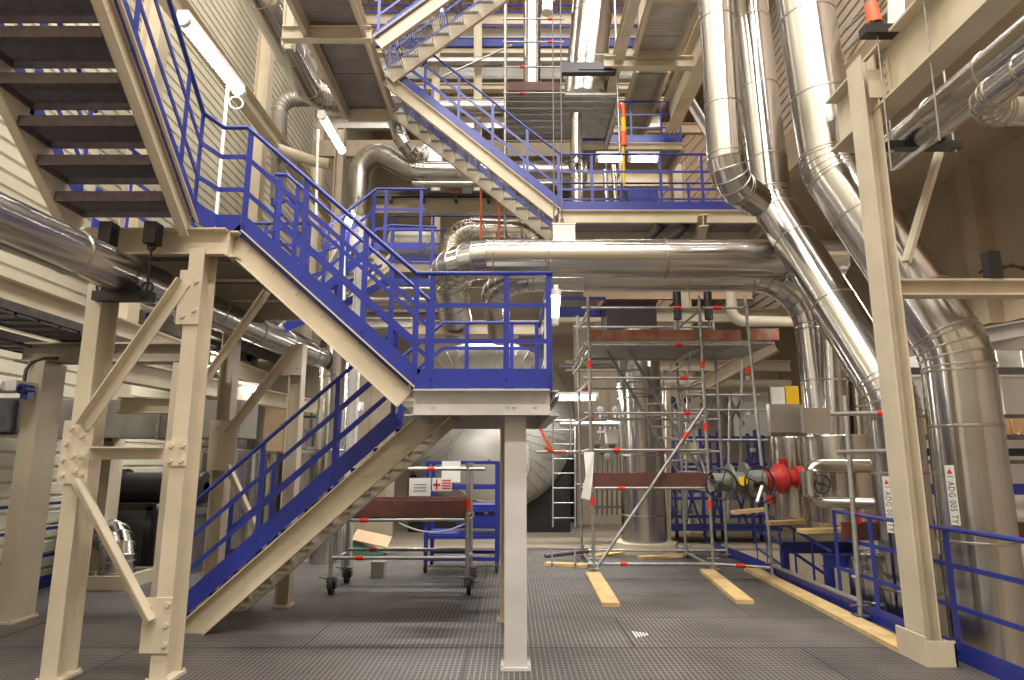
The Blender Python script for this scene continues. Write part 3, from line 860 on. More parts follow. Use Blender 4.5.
# blue steel platform with timber beyond the rail
rt = thing('low_platform', 'blue low steel platform with pale timber boards under the clad jackets', 'platform', (4.6, 9.2, -.9))
for (x0, x1, yy) in ((3.95, 5.6, 8.6), (3.95, 5.6, 9.9)):
    m = MB(); m.ibeam((x0, yy, .42), (x1, yy, .42), .16, .1); m.build('edge_beam', M_BLUE, rt)
for (xx, yy) in ((4.0, 8.6), (4.55, 8.6), (5.5, 8.6), (4.0, 9.9)):
    m = MB(); m.bar((xx, yy, -2.8), (xx, yy, .36), .08, .08, Y); m.build('post', M_BLUE, rt)
m = MB(); m.box(4.25, 5.0, 8.45, 8.56, .22, .46); m.build('grey_box', M_CLADDULL, rt)
plank('timber board on the low blue platform under the right clad jacket', P(800, 533, 8.5), P(880, 531, 8.5), .2, .05)
plank('timber board on the low blue platform under the left clad jacket', P(768, 525, 9.5), P(835, 522, 9.5), .2, .05)
plank('short timber board behind the scaffold standard near the valves', P(733, 514, 10.5), P(766, 511, 10.5), .2, .05)
m = MB(); a = P(858, 546, 7.3); b = P(924, 546, 7.3); m.box(a.x, b.x + .2, 7.6, 7.64, .78, .98); tag(m.build('toe_board', M_TOE), 'dark red scaffold board behind the blue rail and the slim column', 'toe board', 'dark red scaffold toe boards')
m = MB(); a = P(985, 536, 7.4); m.box(4.95, 6.6, 7.6, 7.64, .78, .98); tag(m.build('toe_board', M_TOE), 'dark red scaffold board right of the big tagged pipe', 'toe board', 'dark red scaffold toe boards')
pipe('insulated_pipe', 'short shiny pipe seen below the timber board beyond the blue rail', [V((4.15, 7.75, -2.7)), V((4.15, 7.75, .62))], .17, seam=.8)
pipe('insulated_pipe', 'short shiny pipe standing low beyond the blue rail near its end post', [V((4.3, 8.2, -2.7)), V((4.3, 8.2, .3))], .22, seam=.9)
# far right: rails, shelf and panels
for k, (v0, h, mt, lab) in enumerate(((371, .09, M_DARKSTEEL, 'upper dark rail against the right wall'), (416, .05, M_DARKSTEEL, 'thin dark rail right of the bend in the big pipe'), (437, .07, M_DARKSTEEL, 'dark edge rail below the small shelf painted as orange-lit at the right'), (452, .10, M_BLACK, 'black rail at the right edge below the shelf'), (462, .05, M_DARKSTEEL, 'lowest thin dark rail at the right edge'), (490, .14, M_BLUE, 'dark blue beam at the right edge beside the white tag'))):
    q = P(1000, v0, 8.5); m = MB(); m.bar((4.9, 8.5 + .05 * k, q.z), (8.4, 8.5 + .05 * k, q.z), .06, h); tag(m.build('wall_rail', mt), lab, 'rail', 'rails at the right edge')
a = P(980, 436, 8.3)
sh = thing('wall_shelf', 'small pale shelf panel with bent hooks at the right edge', 'shelf', V((5.9, 8.9, a.z)))
m = MB(); m.box(5.2, 7.6, 8.9, 8.94, a.z, a.z + .32); m.build('back_panel', paint('painted_orange_light', (.78, .48, .25), .6), sh)  # pale panel; the orange light falling on it is put into its colour
for k in range(6):
    m = MB(); xx = 5.7 + k * .22; m.sweep([(xx, 8.88, a.z + .28), (xx, 8.86, a.z + .08), (xx + .03, 8.8, a.z + .03), (xx + .05, 8.78, a.z + .1)], .012, 6); m.build('hook', M_TIMBER, sh)
m = MB()
for k in range(9): m.bar((5.0 + k * .38, 9.6, 2.0), (5.0 + k * .38, 9.6, 3.3), .03, .03, Y)
m.box(4.9, 8.3, 9.62, 9.66, .2, 3.3); m.box(4.9, 8.3, 9.58, 9.62, 2.9, 2.96)
tag(m.build('ribbed_siding', M_WHITE), 'pale ribbed cladding panel between the bent pipe and the right edge', 'panel')
# ================================================================ CENTRE: HORIZONTAL PIPES, SCAFFOLD, VESSEL
HY = 9.3
h1 = P(600, 259, HY)
hl = P(446, 259, HY)
pipe('insulated_pipe', 'thick level pipe crossing the centre, with a gored elbow down at its left end',
     [V((4.9, HY, h1.z)), V((hl.x - .02, HY, h1.z)), P(458, 330, 12.6)], .292, R=[.75], seam=1.75, gores=7, n=48)
h2 = P(600, 278, HY + .53)
hr = P(806, 290, HY + .5)
pipe('insulated_pipe', 'thinner pipe hugging the underside of the thick level pipe, bent down at both ends',
     [P(500, 335, 11.75), V((P(492, 280, HY + .5).x, HY + .53, h2.z)), V((hr.x, HY + .53, h2.z)), V((hr.x, HY + .4, P(808, 440, 9.5).z))], .215, R=[.62, .85], seam=1.6, gores=7, n=40)
# hangers (dark cans) below the pipes
for u, lab in ((678, 'black spring hanger can under the level pipes, left of two'), (709, 'black spring hanger can under the level pipes, right of two')):
    q = P(u, 320, 11.0); t = P(u, 293, 11.0)
    rt = thing('spring_hanger', lab, 'pipe hanger', q, 'black spring hanger cans')
    m = MB(); m.lathe(q, Z, [(0, .04), (.01, .07), (.50, .07), (.52, .03)], 16, sharp=True); m.build('spring_can', M_BLACK, rt)
    m = MB(); m.tube(q + V((0, 0, -.3)), q + V((0, 0, 0)), .02, 8); m.build('hanger_rod', M_DARKSTEEL, rt)
q = P(667, 325, 11.0)
small_pipe('small_pipe', 'tan pipe bending under the level pipe behind the scaffold', [P(731, 290, 11.2), P(732, 321, 11.2), P(800, 322, 11.2)], .095, M_CREAM, .22)
# main scaffold
SY0, SY1 = 10.37, 11.9
sx = [1.25, 3.08, 3.80]
root = thing('scaffold_tower', 'galvanized scaffold tower with dark red boards standing in the centre under the level pipes', 'scaffold', (2.4, 11, 0))
SZ = 4.35
for xx in sx[:2]:
    stube(root, (xx, SY0, .0), (xx, SY0, SZ)); stube(root, (xx - .02, SY1, .0), (xx - .02, SY1, SZ))
stube(root, (3.80, 9.9, 0), (3.82, 10.32, SZ)); stube(root, (3.78, SY1, 0), (3.78, SY1, SZ))
lz = [P(640, v, SY0).z for v in (308, 345, 378, 413, 450, 488)] + [.12]
for z in lz:
    for yy in (SY0, SY1):
        stube(root, (sx[0] - .1, yy, z), (sx[1] + .05, yy, z), .022, 'ledger')
        if z in (lz[0], lz[1], lz[6]) or yy == SY1: stube(root, (sx[1], yy, z), (3.8, yy if z > 1 else 10.0 if yy == SY0 else yy, z), .022, 'ledger')
    for xx in sx[:2]:
        stube(root, (xx, SY0 - .06, z - .045), (xx, SY1 + .06, z - .045), .022, 'transom')
    for xx, t in ((sx[0], .62), (sx[0], .08)):
        pass
for z, t in ((lz[0], .8), (lz[1], .8), (lz[2], .83), (lz[3], .84), (lz[4], .22), (lz[5], .25), (lz[6], .25)):
    redmark(root, (sx[0], SY0, z), (sx[1], SY0, z), t, .11, .032)
for z, t in ((lz[2], .06), (lz[3], .1), (lz[4], .8), (lz[5], .5)):
    redmark(root, (sx[0], SY1, z), (sx[1], SY1, z), t, .11, .032)
redmark(root, (sx[1], SY0, lz[0]), (3.8, SY0, lz[0]), .4, .14, .032); redmark(root, (sx[1], SY0, lz[6]), (3.8, 10, lz[6]), .5, .14, .032)
for xx, zs in ((sx[0], (3.2, 1.05)), (sx[1], (3.2, 1.0, 2.2)), (3.8, (3.1,))):
    for z in zs: redmark(root, (xx, SY0, z - .1), (xx, SY0, z + .1), .5, .12, .035)
redmark(root, (3.84, 9.95, 1.0), (3.84, 9.95, 1.2), .5, .12, .035)
for xx in sx:
    for z in lz[:6]:
        m = MB(); m.tube((xx, SY0, z - .03), (xx, SY0, z + .03), .045, 8); m.build('coupler', M_GALV, root)
stube(root, P(598, 566, SY0 - .1), P(704, 408, SY0 - .1), .024, 'diagonal_brace')
redmark(root, P(598, 566, SY0 - .1), P(704, 408, SY0 - .1), .82, .12, .03)
stube(root, (sx[1], SY0, 1.3), (sx[1] + .1, SY1 + .4, 3.0), .022, 'diagonal_brace')
# feet
for xx, yy in ((sx[0], SY0), (sx[1], SY0), (3.80, 9.9), (sx[0], SY1), (sx[1], SY1), (3.78, SY1)):
    m = MB(); m.box(xx - .07, xx + .07, yy - .07, yy + .07, .046, .056); m.tube((xx, yy, .05), (xx, yy, .22), .018, 8); m.tube((xx - .09, yy, .2), (xx + .09, yy, .2), .012, 6); m.build('screw_foot', M_GALV, root)
# deck
dz = lz[1] + .03
for k in range(6):
    m = MB(); y0 = SY0 + .02 + k * .255; m.box(sx[0] - .05, sx[1] + 1.2, y0, y0 + .235, dz, dz + .05)
    for j in range(5): m.box(sx[0], sx[1] + .6, y0 + .02 + j * .045, y0 + .035 + j * .045, dz - .015, dz)
    m.build('deck_plank', M_DECK, root)
for (a, b, mt) in ((1.28, 2.98, M_TOE2), (3.12, 3.72, M_TOE2)):
    m = MB(); m.box(a, b, SY0 - .02, SY0 + .015, dz + .05, dz + .22); m.build('toe_board', mt, root)
a = P(757, 331, 10.2); m = MB(); m.box(3.84, 4.35, SY0 - .02, SY0 + .015, dz + .05, dz + .24); m.build('toe_board', M_TOE2, root)
m = MB(); m.box(sx[0] + .02, sx[1] - .04, SY0 - .02, SY0 + .015, lz[5] + .03, lz[5] + .23); m.build('toe_board', M_TOE, root)
# brackets under deck
for (xa, za, xb, zb) in ((sx[1], dz - .05, sx[1] - .5, dz - .45), (sx[0], dz - .02, sx[0] - .25, dz - .5)):
    m = MB(); m.tube((xa, SY0 + .1, za), (xb, SY0 + .1, zb + .1), .02, 8); m.tube((xa, SY0 + .1, za - .15), (xb, SY0 + .1, zb), .02, 8)
    for k in range(3): m.tube((xa + (xb - xa) * (k + 1) / 3, SY0 + .1, za + (zb + .1 - za) * (k + 1) / 3), (xa + (xb - xa) * (k + 1) / 3, SY0 + .1, za - .15 + (zb - za + .15) * (k + 1) / 3), .014, 6)
    m.build('lattice_bracket', M_GALV, root)
# front right standard with its ground ledger
root2 = thing('tube_scaffold', 'scaffold standard in front of the blue rail with a tube low along the floor', 'scaffold', (3.7, 7.5, 0))
b0 = V((3.70, 7.3, .046))
stube(root2, b0, P(845, 396, 7.5), .028)
stube(root2, (b0.x, b0.y, .20), (3.80, 9.85, .17), .024, 'ledger')
stube(root2, P(832, 414, 7.42), P(897, 413, 6.75), .026, 'ledger'); redmark(root2, P(832, 414, 7.42), P(897, 413, 6.75), .82, .12, .034)
stube(root2, P(838, 452, 7.42), P(897, 451, 6.75), .026, 'ledger')
q = P(857, 517, 7.45); redmark(root2, q - Z * .1, q + Z * .1, .5, .13, .036)
q = P(863, 558, 7.4); m = MB(); m.tube(q - Z * .03, q + Z * .03, .05, 8); m.bar(q + V((-.12, 0, 0)), q + V((.2, .1, 0)), .03, .03); m.build('coupler', M_DARKSTEEL, root2)
m = MB(); m.box(b0.x - .07, b0.x + .07, b0.y - .07, b0.y + .07, .046, .058); m.tube(b0 + V((-.1, 0, .1)), b0 + V((.1, 0, .1)), .014, 6); m.build('screw_foot', M_DARKSTEEL, root2)
# ladders
def ladder(label, p, q, w, rungs, wd=X, mat=None, r=.02):
    p, q, wd = V(p), V(q), V(wd)
    rt = thing('ladder', label, 'ladder', p, 'metal ladders')
    for k in (-1, 1):
        m = MB(); m.bar(p + wd * (k * w / 2), q + wd * (k * w / 2), .03, .065, wd.cross(q - p)); m.build('stile', mat or M_GALV, rt)
    for k in range(rungs):
        c = p.lerp(q, (k + .6) / rungs); m = MB(); m.tube(c - wd * w / 2, c + wd * w / 2, .016, 8); m.build('rung', mat or M_GALV, rt)
ladder('aluminium ladder leaning inside the centre scaffold', P(700, 490, 11.2), P(614, 344, 10.9), .38, 13, V((.85, -.5, .0)).normalized())
ladder('upright ladder against the dark saddle beside the big vessel', P(564, 527, 15.0) * 1.0, P(564, 424, 15.0), .5, 7)
# big vessel
VY = 15.6
vc = P(487, 424, VY)
rt = thing('pressure_vessel', 'huge metal clad vessel with a ribbed conical end and round manway behind the pillar', 'vessel', vc)
R = 2.08
HD = .8
def dome(rr, ph, lift=0):
    d = HD * math.sqrt(max(0, 1 - (rr / R) ** 2))
    return V((vc.x + (rr + lift * rr / R) * math.cos(ph), VY + .25 - d - lift, vc.z + (rr + lift * rr / R) * math.sin(ph)))
m = MB(); m.lathe((vc.x, VY + .25, vc.z), Y, [(0, R), (2.9, R)], 72); m.build('shell', M_VESSEL, rt)
m = MB(); m.lathe((vc.x, VY + .25, vc.z), -Y, [(HD * math.sin(a * PI / 28), R * math.cos(a * PI / 28)) for a in range(15)], 72); m.build('dished_end', M_VESSEL, rt)
m = MB()
for k in range(48):
    a = 2 * PI * k / 48
    m.sweep([dome(R * t, a, .003) for t in (.42, .6, .75, .86, .94, .985, 1)], .009, 5, caps=False)
m.build('gore_seams', M_BAND, rt)
m = MB(); m.torus((vc.x, VY + .25, vc.z), Y, R, .018, 64, 6); m.torus((vc.x, VY + .25 - HD * math.sqrt(1 - .42 ** 2), vc.z), Y, R * .42, .012, 40, 6); m.build('ring_seam', M_BAND, rt)
mc = V((vc.x + .08, VY - .62, vc.z - .85))
m = MB(); m.lathe(mc + V((0, .6, 0)), -Y, [(0, .92), (.62, .92), (.63, .86), (.66, .82), (.74, .5), (.77, .02)], 40); m.build('manway_cover', M_VESSEL, rt)
m = MB(); m.torus(mc, Y, .92, .025, 40, 8); m.build('manway_ring', M_BAND, rt)
m = MB(); m.sweep([mc + V((.95 * math.sin(-.3 + .14 * k), -.05, .97 * math.cos(-.3 + .14 * k) + (.04 if k % 2 else 0))) for k in range(9)], .045, 8); m.build('cable', M_BLACK, rt)
m = MB(); m.box(vc.x - 1.9, vc.x + 2.0, VY + .5, VY + .9, -.006, vc.z - 1.2); m.build('saddle', M_BLACK, rt)
# tall upright pipe with plinth
q = PZ(643, 550, 0)
pipe('insulated_pipe', 'wide upright metal pipe on an octagonal plinth behind the scaffold', [V((q.x, 12.7, .12)), V((q.x, 12.7, 4.2))], .42, seam=1.1, n=44)
m = MB(); m.lathe((q.x, 12.7, 0), Z, [(0, .62), (.18, .62), (.19, .3)], 8, sharp=True); tag(m.build('pipe_plinth', M_CREAM), 'cream octagonal plinth at the foot of the wide upright pipe', 'plinth')
a, b = P(607, 331, 12.6), P(656, 301, 12.6)
m = MB(); m.box(a.x, b.x, 12.6, 13.4, a.z, b.z); m.box(a.x - .03, b.x + .03, 12.57, 13.43, b.z - .03, b.z + .03)
tag(m.build('plum_box', M_PURPLE), 'dark plum steel box above the scaffold deck in the centre', 'box')
a = P(609, 443, 11.7); b = P(620, 430, 11.7)
m = MB(); m.box(a.x, b.x, 11.95, 12.15, a.z, b.z); m.box(a.x - .015, b.x + .015, 11.93, 12.17, b.z, b.z + .02); tag(m.build('terminal_box', M_WHITE), 'small white terminal box on the wide upright pipe inside the scaffold', 'box')
# rolling scaffold
RY0, RY1 = 8.7, 9.5
root = thing('rolling_scaffold', 'low rolling scaffold with dark red toe boards and castors under the lowest stair flight', 'scaffold', (-1.4, 9.1, 0))
xl, xr = P(331, 560, RY0).x, P(467, 560, RY0).x
zt, zd = P(400, 469, RY0).z, P(400, 520, RY0).z
for xx, yy in ((xl, RY0), (xr, RY0), (xl, RY1), (xr, RY1)):
    stube(root, (xx, yy, .2), (xx, yy, zt + .08 if xx == xr else zd + .02))
    w_ = MB(); w_.lathe((xx + .03, yy - .03, .1), X, [(-.03, .04), (-.025, .1), (.025, .1), (.03, .04)], 18, sharp=True); wo = w_.build('castor_wheel', M_RUBBER, root)
    m = MB(); m.box(xx - .03, xx + .05, yy - .06, yy + .05, .17, .21); m.box(xx - .03, xx - .018, yy - .05, yy + .03, .07, .19); m.box(xx + .075, xx + .087, yy - .05, yy + .03, .07, .19); m.box(xx - .03, xx + .087, yy - .06, yy + .05, .19, .2)
    m.build('castor_fork', M_DARKSTEEL, root)
    m = MB(); m.bar((xx - .12, yy - .06, .22), (xx + .12, yy - .06, .16), .05, .012); m.build('brake_pedal', M_DARKSTEEL, root)
for yy in (RY0, RY1):
    for z in (zd, .44):
        stube(root, (xl, yy, z), (xr, yy, z), .024, 'ledger'); redmark(root, (xl, yy, z), (xr, yy, z), .23 if z > .5 else .21, .10, .032)
    m = MB(); m.box(xl + .04, xr - .03, yy - .03, yy + .005, zd + .04, zd + .25); m.build('toe_board', M_TOE, root)
    stube(root, (xl + .3, yy, zt), (xr + (.22 if yy == RY0 else .0), yy, zt), .024, 'guard_tube')
    for xx in (xl, xr):
        m = MB(); m.tube((xx, yy, zd - .03), (xx, yy, zd + .03), .045, 8); m.build('coupler', M_GALV, root)
for k in range(3):
    m = MB(); m.box(xl - .02, xr + .02, RY0 + .04 + k * .245, RY0 + .26 + k * .245, zd + .02, zd + .055); m.build('deck_plank', M_TOE, root)
for xx in (xl, xr):
    for z in (zd - .03, .4): stube(root, (xx, RY0, z), (xx, RY1, z), .022, 'transom')
redmark(root, (xr, RY0, zd + .1), (xr, RY0, zd + .3), .5, .14, .035)
redmark(root, (xl, RY0, zt), (xr, RY0, zt), .72, .1, .032)
m = MB(); a, b = P(398, 522, RY0), P(466, 523, RY0)
m.sweep([a.lerp(b, k / 10) - Z * (.12 * (1 - (k / 5 - 1) ** 2)) for k in range(11)], .012, 6); m.build('chain', M_WHITE, root)
for u0, u1, v0, v1, mt, lab, nm in ((409, 431, 478, 496, M_SIGN, 'white notice sheet hanging on the rolling scaffold rail', 'notice_sheet'),):
    a, b = P(u0, v1, RY0 - .04), P(u1, v0, RY0 - .04); m = MB(); m.box(a.x, b.x, RY0 - .045, RY0 - .035, a.z, b.z)
    o = tag(m.build(nm, mt), lab, 'sign', 'notices on the rolling scaffold')
    m = MB()
    for k in range(3): m.box(a.x + .06, b.x - .06, RY0 - .047, RY0 - .0455, b.z - .09 - k * .04, b.z - .08 - k * .04)
    m.build('print', M_DARKSTEEL, o)
a, b = P(432, 491, RY0 - .04), P(452, 478, RY0 - .04)
m = MB(); m.box(a.x, b.x, RY0 - .045, RY0 - .035, a.z, b.z); o = tag(m.build('notice_board', M_SIGN), 'red and white notice with a small flag cross on the rolling scaffold', 'sign', 'notices on the rolling scaffold')
m = MB(); W_ = b.x - a.x; H_ = b.z - a.z; yy = RY0 - .0465
m.box(a.x + W_ * .05, a.x + W_ * .42, yy, yy + .001, a.z + H_ * .38, a.z + H_ * .56); m.box(a.x + W_ * .19, a.x + W_ * .27, yy, yy + .001, a.z + H_ * .1, a.z + H_ * .9)
for k in range(4): m.box(a.x + W_ * .5, b.x - W_ * .05, yy, yy + .001, a.z + H_ * (.15 + k * .2), a.z + H_ * (.25 + k * .2))
m.build('red_print', M_RED, o)
a, b = P(430, 478, RY0 + .1), P(452, 461, RY0 + .1)
m = MB(); m.box(a.x, b.x, 10.25, 10.262, a.z - .1, b.z); tag(m.build('paper_sheet', M_SIGN), 'blank white paper sheet on the blue trolley above the flag notice', 'sign')
# blue trolley behind
root = thing('blue_trolley', 'blue tubular steel trolley with shelves and castors behind the rolling scaffold', 'trolley', (-.8, 10.6, 0))
for xx in (P(427, 500, 10.3).x, P(497, 500, 10.3).x):
    for yy in (10.3, 11.1):
        m = MB(); m.bar((xx, yy, .14), (xx, yy, 1.66), .06, .06, Y); m.build('post', M_BLUE, root)
        m = MB(); m.lathe((xx, yy, .08), X, [(-.025, .03), (-.02, .08), (.02, .08), (.025, .03)], 14, sharp=True); m.build('castor', M_RUBBER, root)
x0, x1 = P(427, 500, 10.3).x, P(497, 500, 10.3).x
for z in (1.64, 1.26, .92, .52, .20):
    for yy in (10.3, 11.1):
        m = MB(); m.bar((x0, yy, z), (x1, yy, z), .05, .05); m.build('rail', M_BLUE, root)
m = MB(); m.box(x0, x1, 10.3, 11.1, .54, .57); m.build('shelf', M_BLUE, root)
m = MB(); m.box(x0 + .45, x1 - .02, 10.32, 10.9, .66, 1.0); m.build('tool_box', M_BLUE, root)
m = MB(); q = P(486, 513, 10.3); m.box(q.x - .03, q.x + .03, 10.31, 10.32, .86, .92); m.build('latch', M_WHITE, root)
# heap of sheet and cardboard
a = PZ(342, 556, 0); b = PZ(382, 548, 0)
m = MB()
i = m.add([a + V((0, 0, 0)), a + V((.75, -.05, .02)), a + V((.65, .35, .05)), a + V((-.05, .3, .42)), a + V((.2, .0, .22)), a + V((.1, .5, .02))])
m.face((i, i + 1, i + 4)); m.face((i + 1, i + 2, i + 4)); m.face((i + 4, i + 2, i + 3)); m.face((i, i + 4, i + 3)); m.face((i, i + 3, i + 5)); m.face((i + 3, i + 2, i + 5)); m.face((i, i + 5, i + 2, i + 1))
tag(m.build('green_sheet', M_GREENSHEET), 'crumpled green sheet lying on the floor behind the lowest flight', 'sheet')
m = MB(); m.bar(a + V((.18, .1, .36)), a + V((.82, .12, .22)), .4, .02, V((.3, -.4, 1))); m.bar(a + V((.15, .3, .02)), a + V((.78, .32, .02)), .3, .02)
tag(m.build('cardboard_sheet', M_CARD), 'brown cardboard sheet leaning over the green sheet', 'cardboard')
m = MB(); a = PZ(290, 562, 0); b = PZ(326, 560, 0); m.box(a.x, b.x, a.y, a.y + .5, 0, .17); m.box(a.x + .02, b.x - .02, a.y + .02, a.y + .48, .17, .18)
tag(m.build('floor_curb', M_CREAM), 'low cream upstand on the floor behind the lowest stair flight', 'curb')
a, b = P(372, 541, 9.9), P(385, 528, 9.9); m = MB(); m.box(a.x, b.x, 9.9, 10.1, 0, .2); m.box(a.x - .01, b.x + .01, 9.89, 10.11, .2, .215); tag(m.build('white_carton', M_CLADDULL), 'small pale carton on the floor behind the rolling scaffold', 'carton')
# black tube and odds left of the scaffold foot
m = MB(); a, b = PZ(545, 556, .12), PZ(588, 551, .12); m.tube(a, b, .035, 10); m.tube(PZ(552, 549, .2), PZ(552, 565, .05), .014, 6); m.tube(PZ(575, 549, .2), PZ(575, 565, .05), .014, 6); m.tube(PZ(552, 549, .2), PZ(588, 549, .2), .012, 6)
tag(m.build('loose_tube', M_DARKSTEEL), 'dark loose scaffold tube lying across a timber board by the scaffold foot', 'tube')
# ================================================================ UPPER CENTRE
# platform at the foot of the far stair, and the one behind it
EZ = 6.08
pe = platform('steel_platform', 'railed upper platform at the foot of the far stair, over the thick level pipe', .84, 4.6, 11.0, 12.0, EZ, .24, joists=1, jdir='y')
railing(pe, [(.84, 10.98, EZ), (4.4, 10.98, EZ)], [(0, .0), (0, .17), (0, .52), (0, .73), (0, .97)], (1.08, .74, .40), .17)
beam('cream cross beam under the upper platform behind the bent pipe', (3.3, 10.6, 5.75), (3.6, 12.0, 5.75), .22, .16)
for k, (u, lab) in enumerate(((652, 'left of two black hanger struts slanting under the upper platform'), (676, 'right of two black hanger struts slanting under the upper platform'))):
    m = MB(); m.tube(P(u + 14, 222, 11.4), P(u - 6, 242, 10.4), .07, 12); tag(m.build('hanger_strut', M_BLACK), lab, 'strut', 'black hanger struts')
# far stair between upper platform and overhead walkway
DX0, DX1, WZ = .86, -2.30, 8.75
st, top = stair('stair_flight', 'far cream stair flight with blue railing descending right to the upper platform', (DX0, 11.0, EZ), -X, Y, DX0 - DX1, WZ - EZ, 1.15, 13, .24, pitch=.032, cross=True, tread_mat=M_TREADL)
railing(st, [(DX0 + .05, 10.97, EZ), (DX1 + .05, 10.97, WZ)], [(0, .02), (0, .2), (0, .4), (0, .6), (0, .8), (0, .97)], (1.06, .72, .40), .17)
railing(st, [(4.2, 12.18, EZ), (DX0, 12.18, EZ), (DX1 + .05, 12.18, WZ)], [(0, .2), (0, .6), (0, .97), (1, .2), (1, .5), (1, .8)], (1.06, .72, .40), .15)
# overhead walkway running back, then a flight rising right from it
pw = platform('overhead_walkway', 'overhead walkway with dark mesh underside running back between cream beams', -3.33, -2.45, 5.6, 12.1, WZ, .26, joists=0)
for yy in (9.5,):
    m = MB(); m.ibeam((-3.75, yy, WZ - .22), (-2.3, yy, WZ - .22), .24, .14, .016, .012); m.build('joist', M_CREAM, pw)
railing(pw, [(-3.31, 5.7, WZ), (-3.31, 12.0, WZ)], [(0, .1), (0, .3), (0, .5), (0, .7), (0, .9)], (1.06, .72, .40), .15)
GY0, GY1 = 9.95, 10.9
st, top = stair('stair_flight', 'topmost stair flight rising right from the overhead walkway, slotted treads seen from below', (-2.36, GY0, WZ), X, Y, 3.6, 2.95, GY1 - GY0, 13, .28, pitch=.032, cross=True, tread_depth=.30, tread_mat=M_TREADL)
railing(st, [(-2.36, GY0 - .03, WZ), (1.2, GY0 - .03, WZ + 2.95)], [(0, .02), (0, .3), (0, .6), (0, .9)], (1.06, .72, .40), .1)
railing(st, [(-2.36, GY1 + .03, WZ), (1.2, GY1 + .03, WZ + 2.95)], [(0, .02), (0, .3), (0, .6), (0, .9)], (1.06, .72, .40), .1)
beam('cream hanger post rising from the overhead walkway at the top edge', (-3.8, 9.9, WZ - .2), (-3.8, 9.9, 13.5), .18, .18, up=X)
beam('cream post under the far end of the overhead walkway', (-3.55, 12.45, 0), (-3.55, 12.45, WZ - .3), .18, .18, up=X)
# pipe running back beside the walkway
pipe('insulated_pipe', 'bright pipe running back overhead left of the walkway and turning right in an elbow', [V((-4.25, 4.0, 9.35)), V((-4.25, 12.75, 9.35)), V((-2.2, 12.9, 9.35))], .275, R=[.5], seam=1.6, gores=6)
pipe('insulated_pipe', 'slanting pipe dropping from behind the overhead walkway to the bent level pipe', [P(382, 82, 13.7), P(408, 160, 13.0), P(432, 148, 14.6)], .165, R=[.3], seam=1.2, gores=5)
pipe('insulated_pipe', 'dull pipe with a swan neck bend running level behind the far stair', [P(357, 240, 14.0), P(362, 143, 14.0), P(416, 173, 13.6), P(585, 173, 13.6)], .265, R=[.42, .6], seam=1.5, gores=6, mat=M_CLADDULL)
small_pipe('small_pipe', 'thin pipe slung close under the swan neck pipe', [P(413, 184, 13.5), P(560, 184, 13.5)], .075, M_CLADDULL)
m = MB(); a, b = P(424, 162, 13.9), P(442, 146, 13.9); m.box(a.x, b.x, 13.9, 14.3, a.z, b.z); m.box(a.x - .02, b.x + .02, 13.88, 14.32, b.z, b.z + .03)
tag(m.build('cladding_box', M_CLADDULL), 'grey metal box standing on the swan neck pipe', 'box')
# mid level at the back: beam, tray, rails
beam('broad cream beam crossing behind the far stair under the cable tray', P(374, 207, 14.3), P(575, 207, 14.3), .36, .2)
rt = thing('cable_tray', 'dark perforated cable tray above the broad cream beam', 'cable tray', P(450, 192, 14.1), 'cable trays')
a, b = P(374, 194, 14.1), P(570, 194, 14.1)
m = MB(); m.box(a.x, b.x, 14.1, 14.5, a.z, a.z + .015); m.box(a.x, b.x, 14.1, 14.11, a.z - .05, a.z + .09); m.box(a.x, b.x, 14.5, 14.51, a.z, a.z + .09); m.build('tray', M_DARKSTEEL, rt)
for k in range(6):
    m = MB(); xx = a.x + (b.x - a.x) * (k + .5) / 6; m.box(xx - .03, xx + .03, 14.09, 14.5, a.z - .16, a.z - .05); m.build('bracket', M_DARKSTEEL, rt)
for k in range(4):
    m = MB(); m.tube((a.x, 14.17 + k * .09, a.z + .06), (b.x, 14.17 + k * .09, a.z + .06), .035, 8); m.build('cable', M_BLACK, rt)
for u0, u1, mt, lab in ((450, 461, paint('pale_red_box', (.55, .22, .17), .6), 'small faded red box on the cable tray'), (462, 472, M_WHITE, 'small white box on the cable tray')):
    a, b = P(u0, 191, 13.9), P(u1, 185, 13.9); m = MB(); m.box(a.x, b.x, 13.9, 14.05, a.z, b.z); m.box(a.x + .01, b.x - .01, 13.89, 13.9, a.z + .02, b.z - .02); tag(m.build('small_box', mt), lab, 'box')
KZ = 5.98
pk = platform('steel_platform', 'upper platform with dark rails and a blue toe board behind the thick elbow', -2.75, .75, 13.7, 14.9, KZ, .24, joists=1, jdir='y')
railing(pk, [(-2.7, 13.68, KZ), (.7, 13.68, KZ)], [(0, .02), (0, .28), (0, .62), (0, .97)], (1.06, .72, .40), .17, mat=M_BLUE)
rt = thing('white_tank', 'white rounded tank behind the blue toe board left of the thick elbow', 'tank', P(412, 255, 14.2))
a, b = P(388, 243, 14.25), P(440, 243, 14.25)
m = MB(); m.lathe(a, X, [(0, .02), (.02, .2), (.1, .34), (b.x - a.x - .1, .34), (b.x - a.x - .02, .2), (b.x - a.x, .02)], 24); m.build('shell', M_WHITE, rt)
a, b = P(389, 234, 14.0), P(409, 225, 14.0)
m = MB(); m.box(a.x, b.x, 14.0, 14.35, a.z, b.z); m.box(a.x - .01, b.x + .01, 13.99, 14.36, b.z - .03, b.z); tag(m.build('blue_box', M_BLUE), 'bright blue box on top of the white tank', 'box')
for u, lab in ((481, 'left of two thin orange upright pipes behind the far stair'), (499, 'right of two thin orange upright pipes behind the far stair')):
    m = MB(); m.tube(P(u, 241, 12.25), P(u, 183, 12.25), .022, 10); m.tube(P(u, 215, 12.25) - Z * .03, P(u, 215, 12.25) + Z * .03, .035, 10); tag(m.build('orange_pipe', M_ORANGE), lab, 'pipe', 'thin orange pipes')
